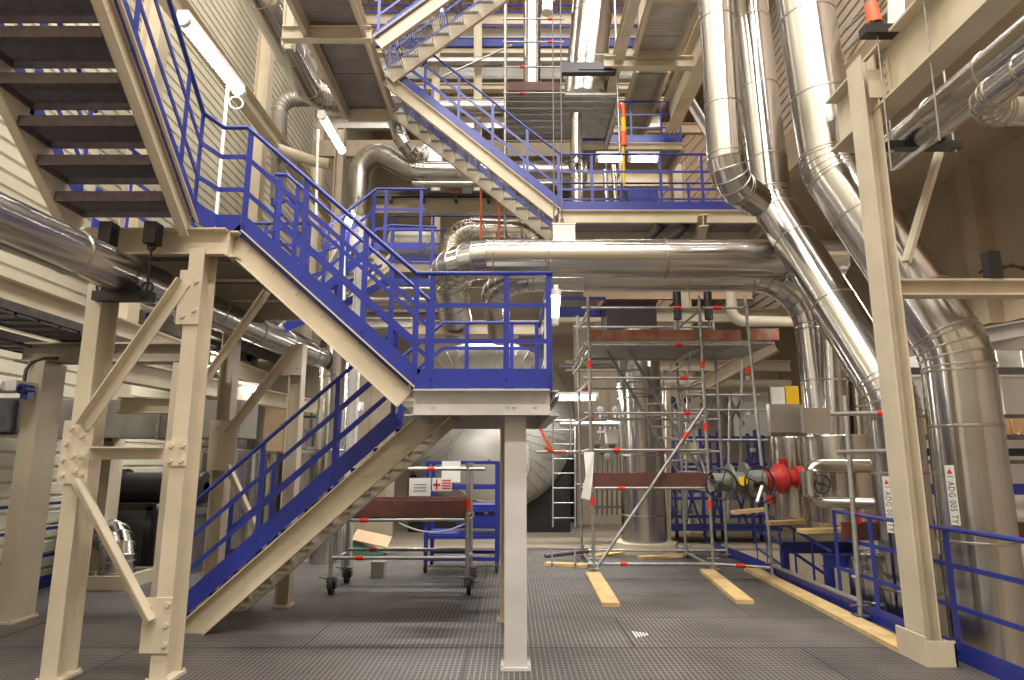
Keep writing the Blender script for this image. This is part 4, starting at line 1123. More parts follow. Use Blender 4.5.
pipe('insulated_pipe', 'ribbed arch of metal clad pipe just above the left end of the thick level pipe', [P(452, 265, 12.8), P(454, 231, 12.8), P(500, 233, 12.7), P(540, 233, 12.6), P(545, 268, 12.6)], .30, R=[.42, .5, .42], seam=.3, gores=8, mat=M_CLADW)
# beams seen between rails under the thick pipe
beam('cream beam behind the small landing rails under the thick elbow', P(396, 328, 11.9), P(548, 328, 11.9), .26, .16)
beam('pale beam behind the middle flight railing', P(330, 323, 10.9), P(412, 323, 10.9), .17, .14, M_GREYPAINT)
steel_column('pale upright column behind the middle flight railing', P(359, 280, 9.8).x, 9.8, 0, 5.5, .13, .14, 'I', mat=M_GREYPAINT)
brace('broad pale strut slanting up behind the middle flight railing', P(322, 292, 9.6), P(357, 233, 9.6), .17, .02, mat=M_GREYPAINT, ends=False)
brace('cream strut leaning left behind the middle flight railing', P(385, 268, 10.5), P(360, 232, 10.5), .16, .02, ends=False)
# small far stairs seen through the middle railing
st, top = stair('stair_flight', 'small far stair with pale treads seen through the middle flight railing', (-3.05, 10.2, 3.8), V((.3, 1, 0)).normalized(), V((-1, .3, 0)).normalized(), 2.2, 1.9, .8, 9, .2, tread_mat=M_GALV)
rt = thing('landing_guard_railing', 'blue guard rails of the far stair standing behind the middle flight railing', 'railing', (-2.9, 9.6, 3.4), 'blue guard railings')
railing(rt, [(-3.3, 9.2, 3.5), (-2.7, 9.9, 4.0), (-2.1, 10.6, 4.6), (-1.3, 10.7, 4.6)], [(0, .05), (0, .9), (1, .5), (2, .05), (2, .9)], (1.06, .72, .40), .12)
# storeys far behind
for k, (v0, v1, mt, y, lab, nm) in enumerate((
        (14, 25, M_CREAM, 17.2, 'topmost cream edge beam of the far storeys', 'edge_beam'),
        (27, 38, M_WHITE, 17.6, 'long white panel band on the far storeys', 'panel_band'),
        (38, 46, M_BLUE, 17.2, 'long blue toe board on the far storeys', 'toe_board'),
        (46, 54, M_CREAM, 17.3, 'lower cream edge beam under the blue toe board of the far storeys', 'edge_beam'),
        (57, 79, M_CLADDULL, 18.2, 'grey ribbed panel band below the far storeys', 'panel_band'),
        (84, 90, M_CREAM, 17.8, 'thin cream beam behind the handrails of the far stair', 'edge_beam'),
        (98, 104, M_CREAM, 17.8, 'second thin cream beam behind the handrails of the far stair', 'edge_beam'),
        (116, 128, M_CLADDULL, 18.4, 'dull grey panel band behind the middle of the far stair', 'panel_band'),
        (140, 156, M_TANWALL, 18.2, 'tan panel band behind the lower end of the far stair', 'panel_band'))):
    a, b = P(400, v1, y), P(700, v0, y)
    m = MB(); h = b.z - a.z; m.box(-6.0, 4.6, y, y + .18, a.z, b.z)
    if nm == 'edge_beam': m.box(-6.0, 4.6, y - .06, y, b.z - .03, b.z); m.box(-6.0, 4.6, y - .06, y, a.z, a.z + .03)
    elif nm == 'panel_band':
        for j in range(40): m.box(-6 + j * .26, -5.97 + j * .26, y - .02, y, a.z, b.z)
    else: m.box(-6.0, 4.6, y - .02, y, b.z - .02, b.z)
    tag(m.build(nm, mt), lab, 'panel' if nm == 'panel_band' else 'beam', 'far storeys')
for k, (v, lab) in enumerate(((5, 'upper blue rail of the far storeys at the top edge'), (12, 'lower blue rail of the far storeys at the top edge'), (26, 'thin blue rail in front of the white panel band'))):
    a, b = P(400, v, 17.1), P(700, v, 17.1); m = MB(); m.bar((-6, 17.1, a.z), (4.6, 17.1, a.z), .03, .06); tag(m.build('far_rail', M_BLUE), lab, 'rail', 'far storeys')
# scaffold high up with planked deck
root = thing('scaffold_tower', 'high scaffold with a planked deck seen from below, beside the far stair', 'scaffold', (1.0, 13.2, EZ), None)
UY0, UY1, UZ = 12.35, 14.2, 9.2
xs = (P(505, 100, UY0).x, P(618, 100, UY0).x)
for xx in xs:
    stube(root, (xx, UY0, EZ if xx > .5 else .0), (xx, UY0, 13.6)); stube(root, (xx, UY1, EZ), (xx, UY1, 13.6))
for k in range(7):
    y0 = UY0 + .03 + k * .265; m = MB(); m.box(xs[0], xs[1], y0, y0 + .22, UZ, UZ + .05)
    for j in range(3): m.box(xs[0], xs[1], y0 + .03 + j * .08, y0 + .05 + j * .08, UZ - .02, UZ)
    m.build('deck_plank', M_DECK, root)
m = MB(); m.box(xs[0] + .05, xs[0] + 1.15, UY0 - .04, UY0, UZ + .06, UZ + .26); m.build('toe_board', M_TOE, root)
for v in (19, 42, 67, 93):
    z = P(540, v, UY0).z; stube(root, (xs[0] - .05, UY0, z), (xs[0] + 1.25, UY0, z), .022, 'ledger'); redmark(root, (xs[0], UY0, z), (xs[0] + 1.2, UY0, z), .3 if v > 60 else .8, .1, .032)
for z in (UZ + .7, UZ - .1, 7.5): stube(root, (xs[0], UY1, z), (xs[1], UY1, z), .022, 'ledger'); stube(root, (xs[1], UY0, z), (xs[1], UY1, z), .022, 'transom'); stube(root, (xs[0], UY0, z), (xs[0], UY1, z), .022, 'transom')
for v in (40, 62, 106): q = P(619, v, UY0); redmark(root, q - Z * .1, q + Z * .1, .5, .14, .036)
stube(root, P(440, 78, UY0 + .1), P(512, 45, UY0 + .1), .022, 'diagonal_brace')
m = MB(); a, b = (xs[1] - .02, UY0 + .1, UZ - .05), (xs[1] - .02, UY1 - .1, UZ - .05)
m.tube(a, b, .022, 8); m.tube(V(a) - Z * .4, V(b) - Z * .4, .022, 8)
for k in range(7): m.tube(V(a).lerp(V(b), k / 6), V(a).lerp(V(b), min(1, k / 6 + .12)) - Z * .4, .014, 6)
m.build('lattice_girder', M_GALV, root)
pipe('insulated_pipe', 'thick leaning pipe rising from the high scaffold deck past a black bracket', [P(584, 100, 13.2), P(598, -50, 13.3)], .46, seam=1.4, n=44)
pipe('insulated_pipe', 'slim upright pipe rising behind the left end of the high scaffold deck', [P(532, 92, 13.5), P(532, -50, 13.5)], .20, seam=1.5)
pipe('insulated_pipe', 'slim upright pipe below the high scaffold deck with a domed top', [P(577, 209, 12.7), P(576, 116, 12.7)], .13, seam=1.3)
a, b = P(562, 72, 12.1), P(616, 62, 12.1)
m = MB(); m.box(a.x, b.x, 12.1, 12.25, a.z, b.z); m.box(a.x + .35, b.x - .1, 12.08, 12.1, a.z + .05, a.z + .09); m.box(a.x - .02, a.x + .03, 12.06, 12.3, a.z - .03, b.z + .03)
tag(m.build('support_bracket', M_BLACK), 'black support bar clamped across the thick leaning pipe', 'bracket')
rt = thing('chain_hoist', 'yellow and orange hoist chain hanging beside the high scaffold', 'hoist', P(625, 190, 11.6), 'orange and black lever hoists')
for (v0, v1, mt, r) in ((104, 118, M_ORANGE, .04), (118, 132, M_YELLOW, .05), (132, 146, M_ORANGE, .065), (146, 184, M_YELLOW, .03)):
    m = MB(); m.tube(P(624, v1, 11.6), P(623, v0, 11.6), r, 10); m.build('hoist_segment', mt, rt)
for u, lab in ((552, 'left of two thin rods dropping to the bracket on the thick level pipe'), (560, 'right of two thin rods dropping to the bracket on the thick level pipe')):
    m = MB(); m.tube(P(u + 2, 224, 9.5), P(u, -60, 9.6), .012, 6); m.tube(P(u + 2, 224, 9.5), P(u + 2, 219, 9.5), .03, 6); tag(m.build('hanger_rod', M_DARKSTEEL), lab, 'rod', 'thin hanger rods')
a, b = P(553, 243, 9.35), P(575, 223, 9.35)
m = MB(); m.box(a.x, b.x, 9.35, 9.6, a.z, b.z); m.box(a.x - .015, b.x + .015, 9.34, 9.61, b.z - .02, b.z)
tag(m.build('pipe_shoe', M_CLADDULL), 'pale metal box bracket sitting on the thick level pipe', 'bracket')
# handwheel valve seen behind the platform rail
rt = thing('handwheel_valve', 'black handwheel valve on the slim upright pipe behind the upper platform rail', 'valve', P(578, 165, 12.4))
handwheel(rt, P(577, 164, 12.4), V((.1, -1, 0)), .17)
m = MB(); m.tube(P(577, 164, 12.4), P(577, 164, 12.6), .04, 8); m.build('stem', M_DARKSTEEL, rt)
small_pipe('small_pipe', 'left thin bright pipe behind the lit tubes of the upper platform', [P(607, 206, 12.6), P(605, 170, 12.6)], .05, M_CLAD)
small_pipe('small_pipe', 'right thin bright pipe leaning behind the lit tubes of the upper platform', [P(616, 206, 12.6), P(613, 165, 12.6)], .05, M_CLAD)
# second balcony
QZ = 9.1
pq = platform('steel_platform', 'small upper balcony with blue rails and a blue toe board above the lit tubes', 1.65, 4.05, 14.3, 15.6, QZ, .16, joists=0)
railing(pq, [(1.65, 14.28, QZ), (4.05, 14.28, QZ), (4.05, 15.6, QZ)], [(0, .0), (0, .5), (0, .8), (0, .99), (1, .4), (1, .9)], (1.08, .74, .40), .22)
beam('cream beam behind the lit tubes of the upper platform', P(560, 180, 14.0), P(668, 180, 14.0), .35, .16)
rt = thing('blue_cabinet', 'small blue cabinet standing on the upper platform behind the rails', 'cabinet', P(640, 209, 11.7))
a, b = P(628, 208, 11.7), P(657, 190, 11.7); m = MB(); m.box(a.x, b.x, 11.6, 11.85, EZ, b.z); m.build('body', M_BLUE, rt); m = MB(); m.box(a.x + .05, b.x - .05, 11.585, 11.6, EZ + .05, b.z - .05); m.build('door', M_BLUE, rt)
# right hand walkways and girders overhead
V2 = 10.0
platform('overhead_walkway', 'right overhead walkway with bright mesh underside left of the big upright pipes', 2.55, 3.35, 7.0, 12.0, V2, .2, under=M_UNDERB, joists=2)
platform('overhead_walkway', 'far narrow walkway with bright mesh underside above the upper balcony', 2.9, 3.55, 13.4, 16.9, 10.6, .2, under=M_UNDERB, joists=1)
beam('deep cream girder running back overhead right of the bright mesh walkway', (3.75, 4.0, 9.7), (3.75, 14.1, 9.7), .8, .3, M_CREAM)
beam('cream beam running back overhead left of the bright mesh walkway', (2.2, 6.5, 9.9), (2.2, 17.0, 9.9), .3, .2)
beam('cream cross beam overhead between the mesh walkways', (1.9, 12.1, 9.75), (3.9, 12.1, 9.75), .25, .18)
beam('short cream cross beam above the balcony beside the mesh walkway', (1.4, 14.6, 9.65), (2.7, 14.6, 9.65), .3, .2)
m = MB(); a = P(652, 54, 12.3); m.tube(a, a + V((.5, 0, 0)), .06, 12); m.tube(a - V((1.6, 0, .02)), a, .015, 6); m.tube(a + V((-.03, 0, -.12)), a + V((-.03, 0, .2)), .05, 8)
tag(m.build('rod_anchor', M_GALV), 'pale tube with a black clamp under the mesh walkway cross beam', 'anchor')
brace('pale strut slanting left of the big upright pipes above the balcony', P(680, 88, 13.5), P(716, 148, 13.5), .16, .05, ends=False, mat=M_GREYPAINT)
steel_column('cream column behind the balcony under the overhead girder', 4.3, 15.8, 0, 9.3, .3, .3, 'I')
for k, (y, z) in enumerate(((20, 12.6), (21.5, 9.6), (22, 7.4))):
    beam('pink tan rail of the far wall behind the balcony, %s' % ('highest', 'middle', 'lowest')[k], (2.5, y, z), (8.4, y, z), .35, .2, M_CEIL, 'far wall rails')
m = MB(); i = None
prof = []
z = 5.0
while z < 11: prof += [(26.5, z), (26.5, z + .25), (26.58, z + .3), (26.58, z + .42)]; z += .47
i = m.add([(3.6, a, b) for a, b in prof]); j = m.add([(8.4, a - 3.2, b + 5.0) for a, b in prof])
for k in range(len(prof) - 1): m.face((i + k, j + k, j + k + 1, i + k + 1))
o = m.build('wall_far_right', M_CEIL); o['kind'] = 'structure'
# ================================================================ LEFT SIDE BACKGROUND
beam('cream beam running back along the left wall behind the big left pipe', (-5.3, 1.0, 3.38), (-5.3, 14, 3.38), .32, .2)
beam('cream beam running back high on the left wall beside the lit tube', (-4.9, 4.0, 8.2), (-4.9, 20, 8.2), .35, .2)
for k, (y, x) in enumerate(((9.6, -5.9), (14.0, -5.9), (18.4, -5.9))):
    steel_column('cream wall column on the left, %s from the camera' % ('nearest the lit tube', 'second', 'third')[k], x, y, 0, 16, .3, .3, 'I')
def tray(label, x0, x1, y0, y1, z):
    rt = thing('cable_tray', label, 'cable tray', ((x0 + x1) / 2, (y0 + y1) / 2, z), 'cable trays')
    m = MB(); m.box(x0, x1, y0, y1, z, z + .012); m.box(x0, x0 + .01, y0, y1, z - .02, z + .1); m.box(x1 - .01, x1, y0, y1, z - .02, z + .1)
    k = y0
    while k < y1: m.box(x0, x1, k, k + .04, z - .02, z); k += .3
    m.build('tray', M_DARKSTEEL, rt)
    for j in range(5):
        m = MB(); xx = x0 + .06 + j * (x1 - x0 - .12) / 4; m.tube((xx, y0, z + .05), (xx, y1, z + .05), .03, 8); m.build('cable', M_BLACK, rt)
tray('wide dark cable tray hanging along the left wall at the left edge', -5.15, -4.65, 2.0, 8.0, 3.02)
tray('lower dark cable tray along the left wall under the wide one', -5.9, -5.5, 2.0, 8.5, 2.95)
steel_column('short broad cream column at the left edge carrying a level beam', -5.28, 7.3, 0, 2.75, .18, .36, 'box')
steel_column('short cream column half hidden behind the front column under the level beam', -3.68, 7.35, 0, 2.75, .25, .30, 'box')
beam('level grey beam laid across the two short columns at the left', (-5.6, 7.32, 2.87), (-3.45, 7.32, 2.87), .22, .26, paint('grey_brown_beam', (.33, .28, .21), .5))
beam('cream beam running back from the level grey beam at the left', (-4.7, 7.5, 2.72), (-3.9, 13.0, 2.72), .26, .18)
beam('short cream beam hung under the level grey beam', (-4.95, 8.2, 2.35), (-4.2, 8.2, 2.35), .2, .16)
rt = thing('ventilation_duct', 'grey rectangular duct crossing behind the left columns', 'duct', (-4.9, 9.2, 1.95))
m = MB(); m.box(-6.4, -3.75, 9.0, 9.6, 1.98, 2.5); m.build('duct_section', M_DUCT, rt)
for xx in (-5.9, -4.9, -4.0):
    m = MB(); m.box(xx, xx + .05, 8.97, 9.63, 1.95, 2.53); m.build('flange', M_GALV, rt)
rt = thing('ventilation_duct', 'dark duct along the left wall at the left edge', 'duct', (-6.1, 6.5, 1.95))
m = MB(); m.box(-6.5, -5.95, 3.0, 8.4, 2.0, 2.38); m.build('duct_section', M_DARKSTEEL, rt)
for yy in (4.2, 6.0, 7.8):
    m = MB(); m.box(-6.53, -5.92, yy, yy + .05, 1.97, 2.41); m.build('flange', M_DARKSTEEL, rt)
rt = thing('dark_pump', 'dark horizontal pump body behind the left columns', 'pump', (-5.8, 10.4, .7))
m = MB(); m.lathe((-6.4, 10.4, 1.25), X, [(0, .05), (.02, .22), (.3, .24), (.31, .3), (.36, .3), (.37, .24), (1.6, .24), (1.62, .1)], 24, sharp=True); m.build('body', M_BLACK, rt)
m = MB(); m.box(-6.3, -4.8, 10.1, 10.8, 0, .86); m.box(-6.35, -4.75, 10.07, 10.83, .86, .94); m.build('plinth', M_DARKSTEEL, rt)
rt = thing('black_stand', 'black upright frame behind the floor elbow pipe at the left', 'frame', (-5.8, 9.9, 0))
for a, b in (((-6.25, 9.9, 0), (-6.25, 9.9, 1.0)), ((-5.35, 9.9, 0), (-5.35, 9.9, 1.0)), ((-6.3, 9.9, 1.0), (-5.3, 9.9, 1.0))):
    m = MB(); m.bar(a, b, .1, .1, Y if a[0] == b[0] else Z); m.build('frame_bar', M_BLACK, rt)
q = PZ(116, 585, 0)
pipe('insulated_pipe', 'stubby metal elbow pipe rising from a cream upstand on the floor at the left', [V((q.x, q.y, .02)), V((q.x - .02, q.y, .58)), V((q.x - .6, q.y + .5, .66))], .215, R=[.3], seam=.3, gores=4)
m = MB(); m.box(q.x - .42, q.x + .34, q.y - .36, q.y - .30, 0, .17); m.box(q.x - .42, q.x - .36, q.y - .3, q.y + .4, 0, .17); m.box(q.x + .28, q.x + .34, q.y - .3, q.y + .6, 0, .17); m.box(q.x - .42, q.x + .34, q.y + .4, q.y + .46, 0, .17)
tag(m.build('floor_curb', M_CREAM), 'cream square upstand round the stubby elbow pipe on the floor', 'curb')
# white box, blue motor and cable
a = P(12, 387, 6.9); m = MB(); m.box(a.x - .45, a.x + .12, 6.8, 7.1, 2.39, 2.5); m.tube((a.x - .2, 6.79, 2.44), (a.x, 6.79, 2.44), .05, 10); tag(m.build('white_fitting', M_WHITE), 'white fitting on the dark duct at the left edge', 'fitting')
a = P(33, 393, 6.9); m = MB(); m.lathe((a.x - .03, 6.75, a.z + .03), Y, [(0, .03), (.01, .055), (.15, .055), (.16, .03)], 16, sharp=True); m.box(a.x - .06, a.x + .02, 6.8, 6.9, 2.3, a.z); tag(m.build('blue_motor', M_BLUE), 'small blue motor beside the short broad column at the left edge', 'motor')
m = MB(); m.sweep([P(24, 382, 7.0), P(26, 370, 7.05), P(32, 362, 7.1), P(44, 358, 7.15), P(58, 358, 7.15)], .018, 6); tag(m.build('arched_cable', M_BLACK), 'black cable arching to the top of the short broad column', 'cable')
# silver tanks and valves behind the lower flight
for k, (x, y, r) in enumerate(((-5.1, 11.6, .75), (-3.95, 12.8, .7))):
    rt = thing('storage_tank', ('left upright silver tank behind the lower flight railing', 'right upright silver tank behind the lower flight railing')[k], 'tank', (x, y, 0), 'upright silver tanks')
    m = MB(); m.lathe((x, y, .25), Z, [(0, r), (1.55, r)], 40); m.build('shell', M_CLAD, rt)
    m = MB(); m.lathe((x, y, 1.8), Z, [(0, r + .03), (.05, r + .03), (.051, r), (.1, .05)], 40, sharp=True); m.build('lid', M_CLADDULL, rt)
    m = MB(); m.lathe((x, y, 0), Z, [(0, r - .1), (.25, r - .1)], 24); m.build('skirt', M_DARKSTEEL, rt)
    q = V((x + .1, y - .3, 1.88)); rv = thing('small_valve', ('dark hand valve on the left silver tank', 'dark hand valve on the right silver tank')[k], 'valve', q, 'tank valves')
    m = MB(); m.lathe(q, Z, [(0, .16), (.05, .16), (.051, .08), (.3, .08), (.31, .13), (.38, .13), (.39, .03), (.7, .03)], 16, sharp=True); m.build('body', M_DARKSTEEL, rv); handwheel(rv, q + Z * .62, Z, .17)
m = MB(); m.box(-6.5, -2.6, 14.6, 14.7, 0, 3.9)
for k in range(9): m.box(-6.4 + k * .45, -6.34 + k * .45, 14.57, 14.6, 0, 3.9)
tag(m.build('tan_partition', M_TANWALL), 'tan panelled partition behind the silver tanks', 'partition')
m = MB(); m.box(-6.5, -3.95, 9.9, 14.5, 3.95, 4.0)
for k in range(5): m.box(-6.4 + k * .55, -6.3 + k * .55, 9.9, 14.5, 3.8, 3.95)
tag(m.build('ribbed_soffit', M_DARKSTEEL), 'dark ribbed soffit over the silver tanks', 'soffit')
small_pipe('small_pipe', 'tan pipe sloping behind the upper lit tube at the left', [P(276, 148, 12.5), P(316, 162, 12.5), P(330, 164, 12.5)], .11, M_CREAM)
pipe('insulated_pipe', 'dull arch of ducting high on the left wall behind the lit tubes', [P(278, 200, 13.0), P(280, 100, 13.0), P(335, 98, 13.3)], .16, R=[.35], seam=1.0, mat=M_DUCT)
# ================================================================ BACKGROUND BEHIND THE SCAFFOLD
rt = thing('blue_rack', 'tangle of blue rack frames with crossed bars behind the scaffold', 'rack', (4.2, 14.2, 0))
xs_ = [3.0 + .34 * k for k in range(9)]
for k, xx in enumerate(xs_):
    m = MB(); m.bar((xx, 14.0 + (k % 3) * .5, -.006), (xx, 14.0 + (k % 3) * .5, 2.25 + .1 * (k % 2)), .06, .06, Y); m.build('upright', M_NAVY, rt)
for j, z in enumerate((.35, .9, 1.5, 2.1)):
    m = MB(); m.bar((2.95, 14.0, z), (5.8, 14.0, z), .05, .06); m.build('crossbar', M_NAVY, rt)
    m = MB(); m.bar((2.95, 15.0, z + .1), (5.8, 15.0, z + .1), .05, .06); m.build('crossbar', M_NAVY, rt)
for k in range(5):
    m = MB(); m.bar((3.1 + k * .55, 14.05, .4), (3.55 + k * .55, 14.05, 2.0), .04, .05, Y); m.build('diagonal', M_NAVY, rt)
    m = MB(); m.bar((3.6 + k * .5, 14.5, .3), (3.15 + k * .5, 14.5, 1.7), .04, .05, Y); m.build('diagonal', M_NAVY, rt)
m = MB(); m.box(3.0, 5.6, 13.9, 15.0, .25, .3); m.build('shelf', M_NAVY, rt)
m = MB(); m.box(1.75, 8.4, 18.0, 18.2, 0, 5.6)
for k in range(9): m.box(1.8 + k * .8, 1.86 + k * .8, 17.96, 18.0, 0, 5.6)
tag(m.build('tan_partition', M_TANWALL), 'tan panelled partition far behind the scaffold', 'partition')
m = MB(); m.box(-3.0, .2, 19.0, 19.2, 0, 5.4)
for k in range(6): m.box(-2.9 + k * .5, -2.84 + k * .5, 18.96, 19.0, 0, 5.4)
tag(m.build('tan_partition', M_TANWALL), 'tan panelled partition far behind the big vessel', 'partition')
beam('cream beam rising right far behind the scaffold deck', P(690, 392, 14.8), P(775, 345, 13.6), .3, .2)
beam('level cream beam far behind the scaffold between deck and valves', P(566, 366, 15.2), P(790, 366, 15.2), .25, .2)
beam('level cream beam above the plum box behind the scaffold', P(556, 316, 14.4), P(800, 316, 14.4), .3, .2)
m = MB(); a, b = P(556, 312, 13.4), P(606, 312, 13.4); m.bar(a, b, .03, .22); m.bar(a + Z * .3, b + Z * .3, .03, .06)
tag(m.build('toe_board', M_BLUE), 'blue toe board and rail left of the plum box', 'toe board')
for k, (u, v0, v1) in enumerate(((686, 365, 520), (728, 395, 520), (662, 370, 545), (740, 360, 500))):
    m = MB(); m.tube(P(u, v1, 13.2), P(u + 2, v0, 13.2), .03, 8)
    for t in (.25, .6): c = P(u, v1, 13.2).lerp(P(u + 2, v0, 13.2), t); m.tube(c - Z * .05, c + Z * .05, .045, 8)
    tag(m.build('scaffold_tube', M_GALV), 'grey scaffold tube standing behind the main scaffold, %s' % ('second from the wide pipe', 'third from the wide pipe', 'next to the wide pipe', 'nearest the clad jackets')[k], 'tube', 'loose scaffold tubes')
for k, (v, u0, u1) in enumerate(((395, 686, 760), (410, 690, 775), (440, 664, 770))):
    m = MB(); m.tube(P(u0, v, 13.1), P(u1, v, 13.1), .028, 8); m.tube(P(u0 + 15, v, 13.1), P(u0 + 19, v, 13.1), .04, 8)
    tag(m.build('scaffold_tube', M_GALV), 'level grey scaffold tube behind the main scaffold, %s of three' % ('highest', 'middle', 'lowest')[k], 'tube', 'loose scaffold tubes')
m = MB()
for k in range(3):
    a = P(700 + k * 14, 395, 13.3); b = P(716 + k * 14, 425, 13.3); m.bar(a, b, .04, .05, Y); m.bar(P(716 + k * 14, 395, 13.35), P(700 + k * 14, 425, 13.35), .04, .05, Y)
tag(m.build('lattice_bracing', M_DARKSTEEL), 'dark crossed bracing behind the scaffold under its deck', 'bracing')
small_pipe('small_pipe', 'pale thin upright pipe beside the wide upright pipe', [P(668, 540, 13.0), P(668, 385, 13.0)], .06, M_CREAM)
m = MB(); a, b = P(538, 534, 18.85), P(581, 460, 18.85); m.box(a.x, b.x + .05, 18.85, 18.93, -.006, b.z); m.box(a.x - .05, b.x + .1, 18.82, 18.96, b.z, b.z + .05)
tag(m.build('black_screen', M_BLACK), 'black screen panel behind the upright ladder', 'screen')
# ================================================================ LAMPS
tube_lamp('bright fluorescent tube on a pole above the upper landing at the left', PX(182, 18, -3.4), PX(240, 92, -3.4), [PX(228, 84, -3.47), PX(228, 84, -3.47) - Z * 2.2], .07)
tube_lamp('fluorescent tube on a pole near the end of the overhead walkway', PX(321, 115, -3.0), PX(343, 152, -3.0), [P(318, 130, 9.6), P(316, 215, 9.6)], .06)
tube_lamp('near vertical fluorescent tube on the end post of the small railed landing', P(553, 325, 5.75), P(556, 290, 5.75), [P(546, 385, 5.75), P(547, 300, 5.75)], .045)
tube_lamp('left of two level fluorescent tubes lit above the upper platform', P(596, 158, 12.8), P(624, 158, 12.8), None, .085)
tube_lamp('right of two level fluorescent tubes lit above the upper platform', P(628, 158, 12.8), P(659, 158, 12.8), None, .085)
tube_lamp('fluorescent tube in front of the big vessel right of the pillar', P(553, 397, 13.0), P(598, 397, 13.0), None, .07)
tube_lamp('left of two fluorescent tubes under the soffit behind the lower flight', P(205, 384, 10.0), P(228, 386, 10.2), None, .06)
tube_lamp('right of two fluorescent tubes under the soffit behind the lower flight', P(230, 385, 10.2), P(258, 389, 10.5), None, .06)
tube_lamp('small distant fluorescent tube beside the upright pipe behind the lower flight', P(345, 405, 13.0), P(363, 407, 13.0), None, .07)
tube_lamp('small bright tube seen through the middle flight railing', P(346, 228, 8.8), P(352, 214, 9.4), [P(344, 228, 8.9), P(344, 300, 8.9)], .05)
tube_lamp('bright tube behind the slotted treads of the topmost flight', P(437, 14, 14.0), P(440, 2, 14.0), None, .12)
tube_lamp('bright tube between the two uprights of the high scaffold at the top edge', P(547, 13, 16.0), P(548, -2, 16.0), None, .14)
tube_lamp('dim small tube under the soffit beside the slim rear column', P(277, 366, 11.8), P(292, 367, 11.8), None, .05, mat=M_TUBE2)
# ================================================================ SMALLER THINGS
for k, (v, r, mt, u0, u1, y, lab) in enumerate((
        (289, .05, M_CLADDULL, 330, 430, 12.2, 'thin dull pipe running level behind the middle flight rails, upper of three'),
        (301, .09, M_CLADDULL, 330, 440, 12.5, 'dull pipe running level behind the middle flight rails, middle of three'),
        (312, .05, M_DARKSTEEL, 330, 440, 12.3, 'dark pipe running level behind the middle flight rails, lowest of three'),
        (366, .06, M_DARKSTEEL, 560, 640, 14.2, 'dark pipe running level behind the scaffold deck left of the wide upright pipe'),
        (424, .05, M_GALV, 560, 640, 13.6, 'grey pipe running level behind the scaffold at ladder height'),
        (384, .10, M_CREAM, 640, 790, 15.0, 'cream pipe running level far behind the scaffold deck'))):
    small_pipe('small_pipe', lab, [P(u0, v, y), P(u1, v, y)], r, mt)
def gauge_stand(label, u, v0, v1, y, n):
    rt = thing('instrument_stand', label, 'instrument', P(u, v1, y), 'instrument stands')
    for k in range(n):
        a = P(u + k * 5, v1, y); b = P(u + k * 5, v0 + 6 * (k % 3), y)
        m = MB(); m.tube(a, b, .022, 8); m.build('impulse_tube', M_DARKSTEEL, rt)
        m = MB(); m.lathe(b + V((0, .05, 0)), -Y, [(0, .07), (.09, .075), (.10, .06), (.105, .01)], 14, sharp=True); m.build('gauge', (M_RUBBER, M_BLACK, M_DUCT)[k % 3], rt)
    m = MB(); a = P(u - 3, v1 - 8, y); b = P(u + n * 5, v1 - 8, y); m.bar(a, b, .05, .05); m.build('crossbar', M_DARKSTEEL, rt)
gauge_stand('cluster of dark instruments and tubes left of the wide upright pipe', 597, 445, 515, 13.8, 5)
gauge_stand('cluster of small instruments and tubes above the red scaffold board beside the wide pipe', 600, 410, 440, 14.0, 4)
gauge_stand('instruments behind the scaffold right of the wide upright pipe', 672, 400, 520, 14.6, 4)
def cabinet(label, u0, u1, v0, v1, y, mt, d=.4, name='control_cabinet'):
    a, b = P(u0, v1, y), P(u1, v0, y)
    rt = thing(name, label, 'cabinet', V(((a.x + b.x) / 2, y, a.z)), 'cabinets and boxes in the background')
    m = MB(); m.box(a.x, b.x, y, y + d, a.z, b.z); m.build('body', mt, rt)
    m = MB(); m.box(a.x + .02, b.x - .02, y - .015, y, a.z + .02, b.z - .02); m.build('door', mt, rt)
    m = MB(); m.box(b.x - .07, b.x - .045, y - .03, y - .015, (a.z + b.z) / 2 - .06, (a.z + b.z) / 2 + .06); m.build('handle', M_BLACK, rt)
cabinet('tan cabinet mounted behind the scaffold right of the wide upright pipe', 668, 702, 386, 424, 15.5, M_CREAM)
cabinet('pale cabinet behind the scaffold near the clad jackets', 740, 768, 392, 436, 16.0, M_WHITE)
cabinet('dark cabinet under the soffit between the silver tanks', 232, 250, 400, 448, 13.8, M_DARKSTEEL)
cabinet('brown cabinet against the tan partition beside the slim rear column', 262, 286, 402, 452, 14.2, M_CARD)
m = MB()
pts = [P(584, 452, 10.3), P(594, 452, 10.3), P(593, 476, 10.27), P(590, 500, 10.3), P(581, 498, 10.3), P(586, 476, 10.26)]
m.prism(pts, (0, .04, 0)); tag(m.build('hanging_cloth', M_SIGN), 'pale rag hanging on the left standard of the scaffold above the foot', 'cloth')
m = MB(); m.sweep([P(538, 424, 12.6), P(545, 438, 12.55), P(553, 452, 12.6)], .03, 6); m.sweep([P(545, 447, 12.55), P(553, 452, 12.6), P(566, 452, 12.6)], .03, 6)
tag(m.build('orange_strap', M_ORANGE), 'orange strap slung beside the upright ladder right of the pillar', 'strap')
m = MB(); m.tube(P(536, 452, 12.7), P(582, 452, 12.7), .03, 8); m.tube(P(536, 421, 12.7), P(580, 421, 12.7), .025, 8)
for u in (553, 571): m.tube(P(u, 455, 12.7), P(u, 418, 12.7), .02, 8)
tag(m.build('tube_rail', M_GALV), 'grey tube rail in front of the big vessel beside the upright ladder', 'rail')
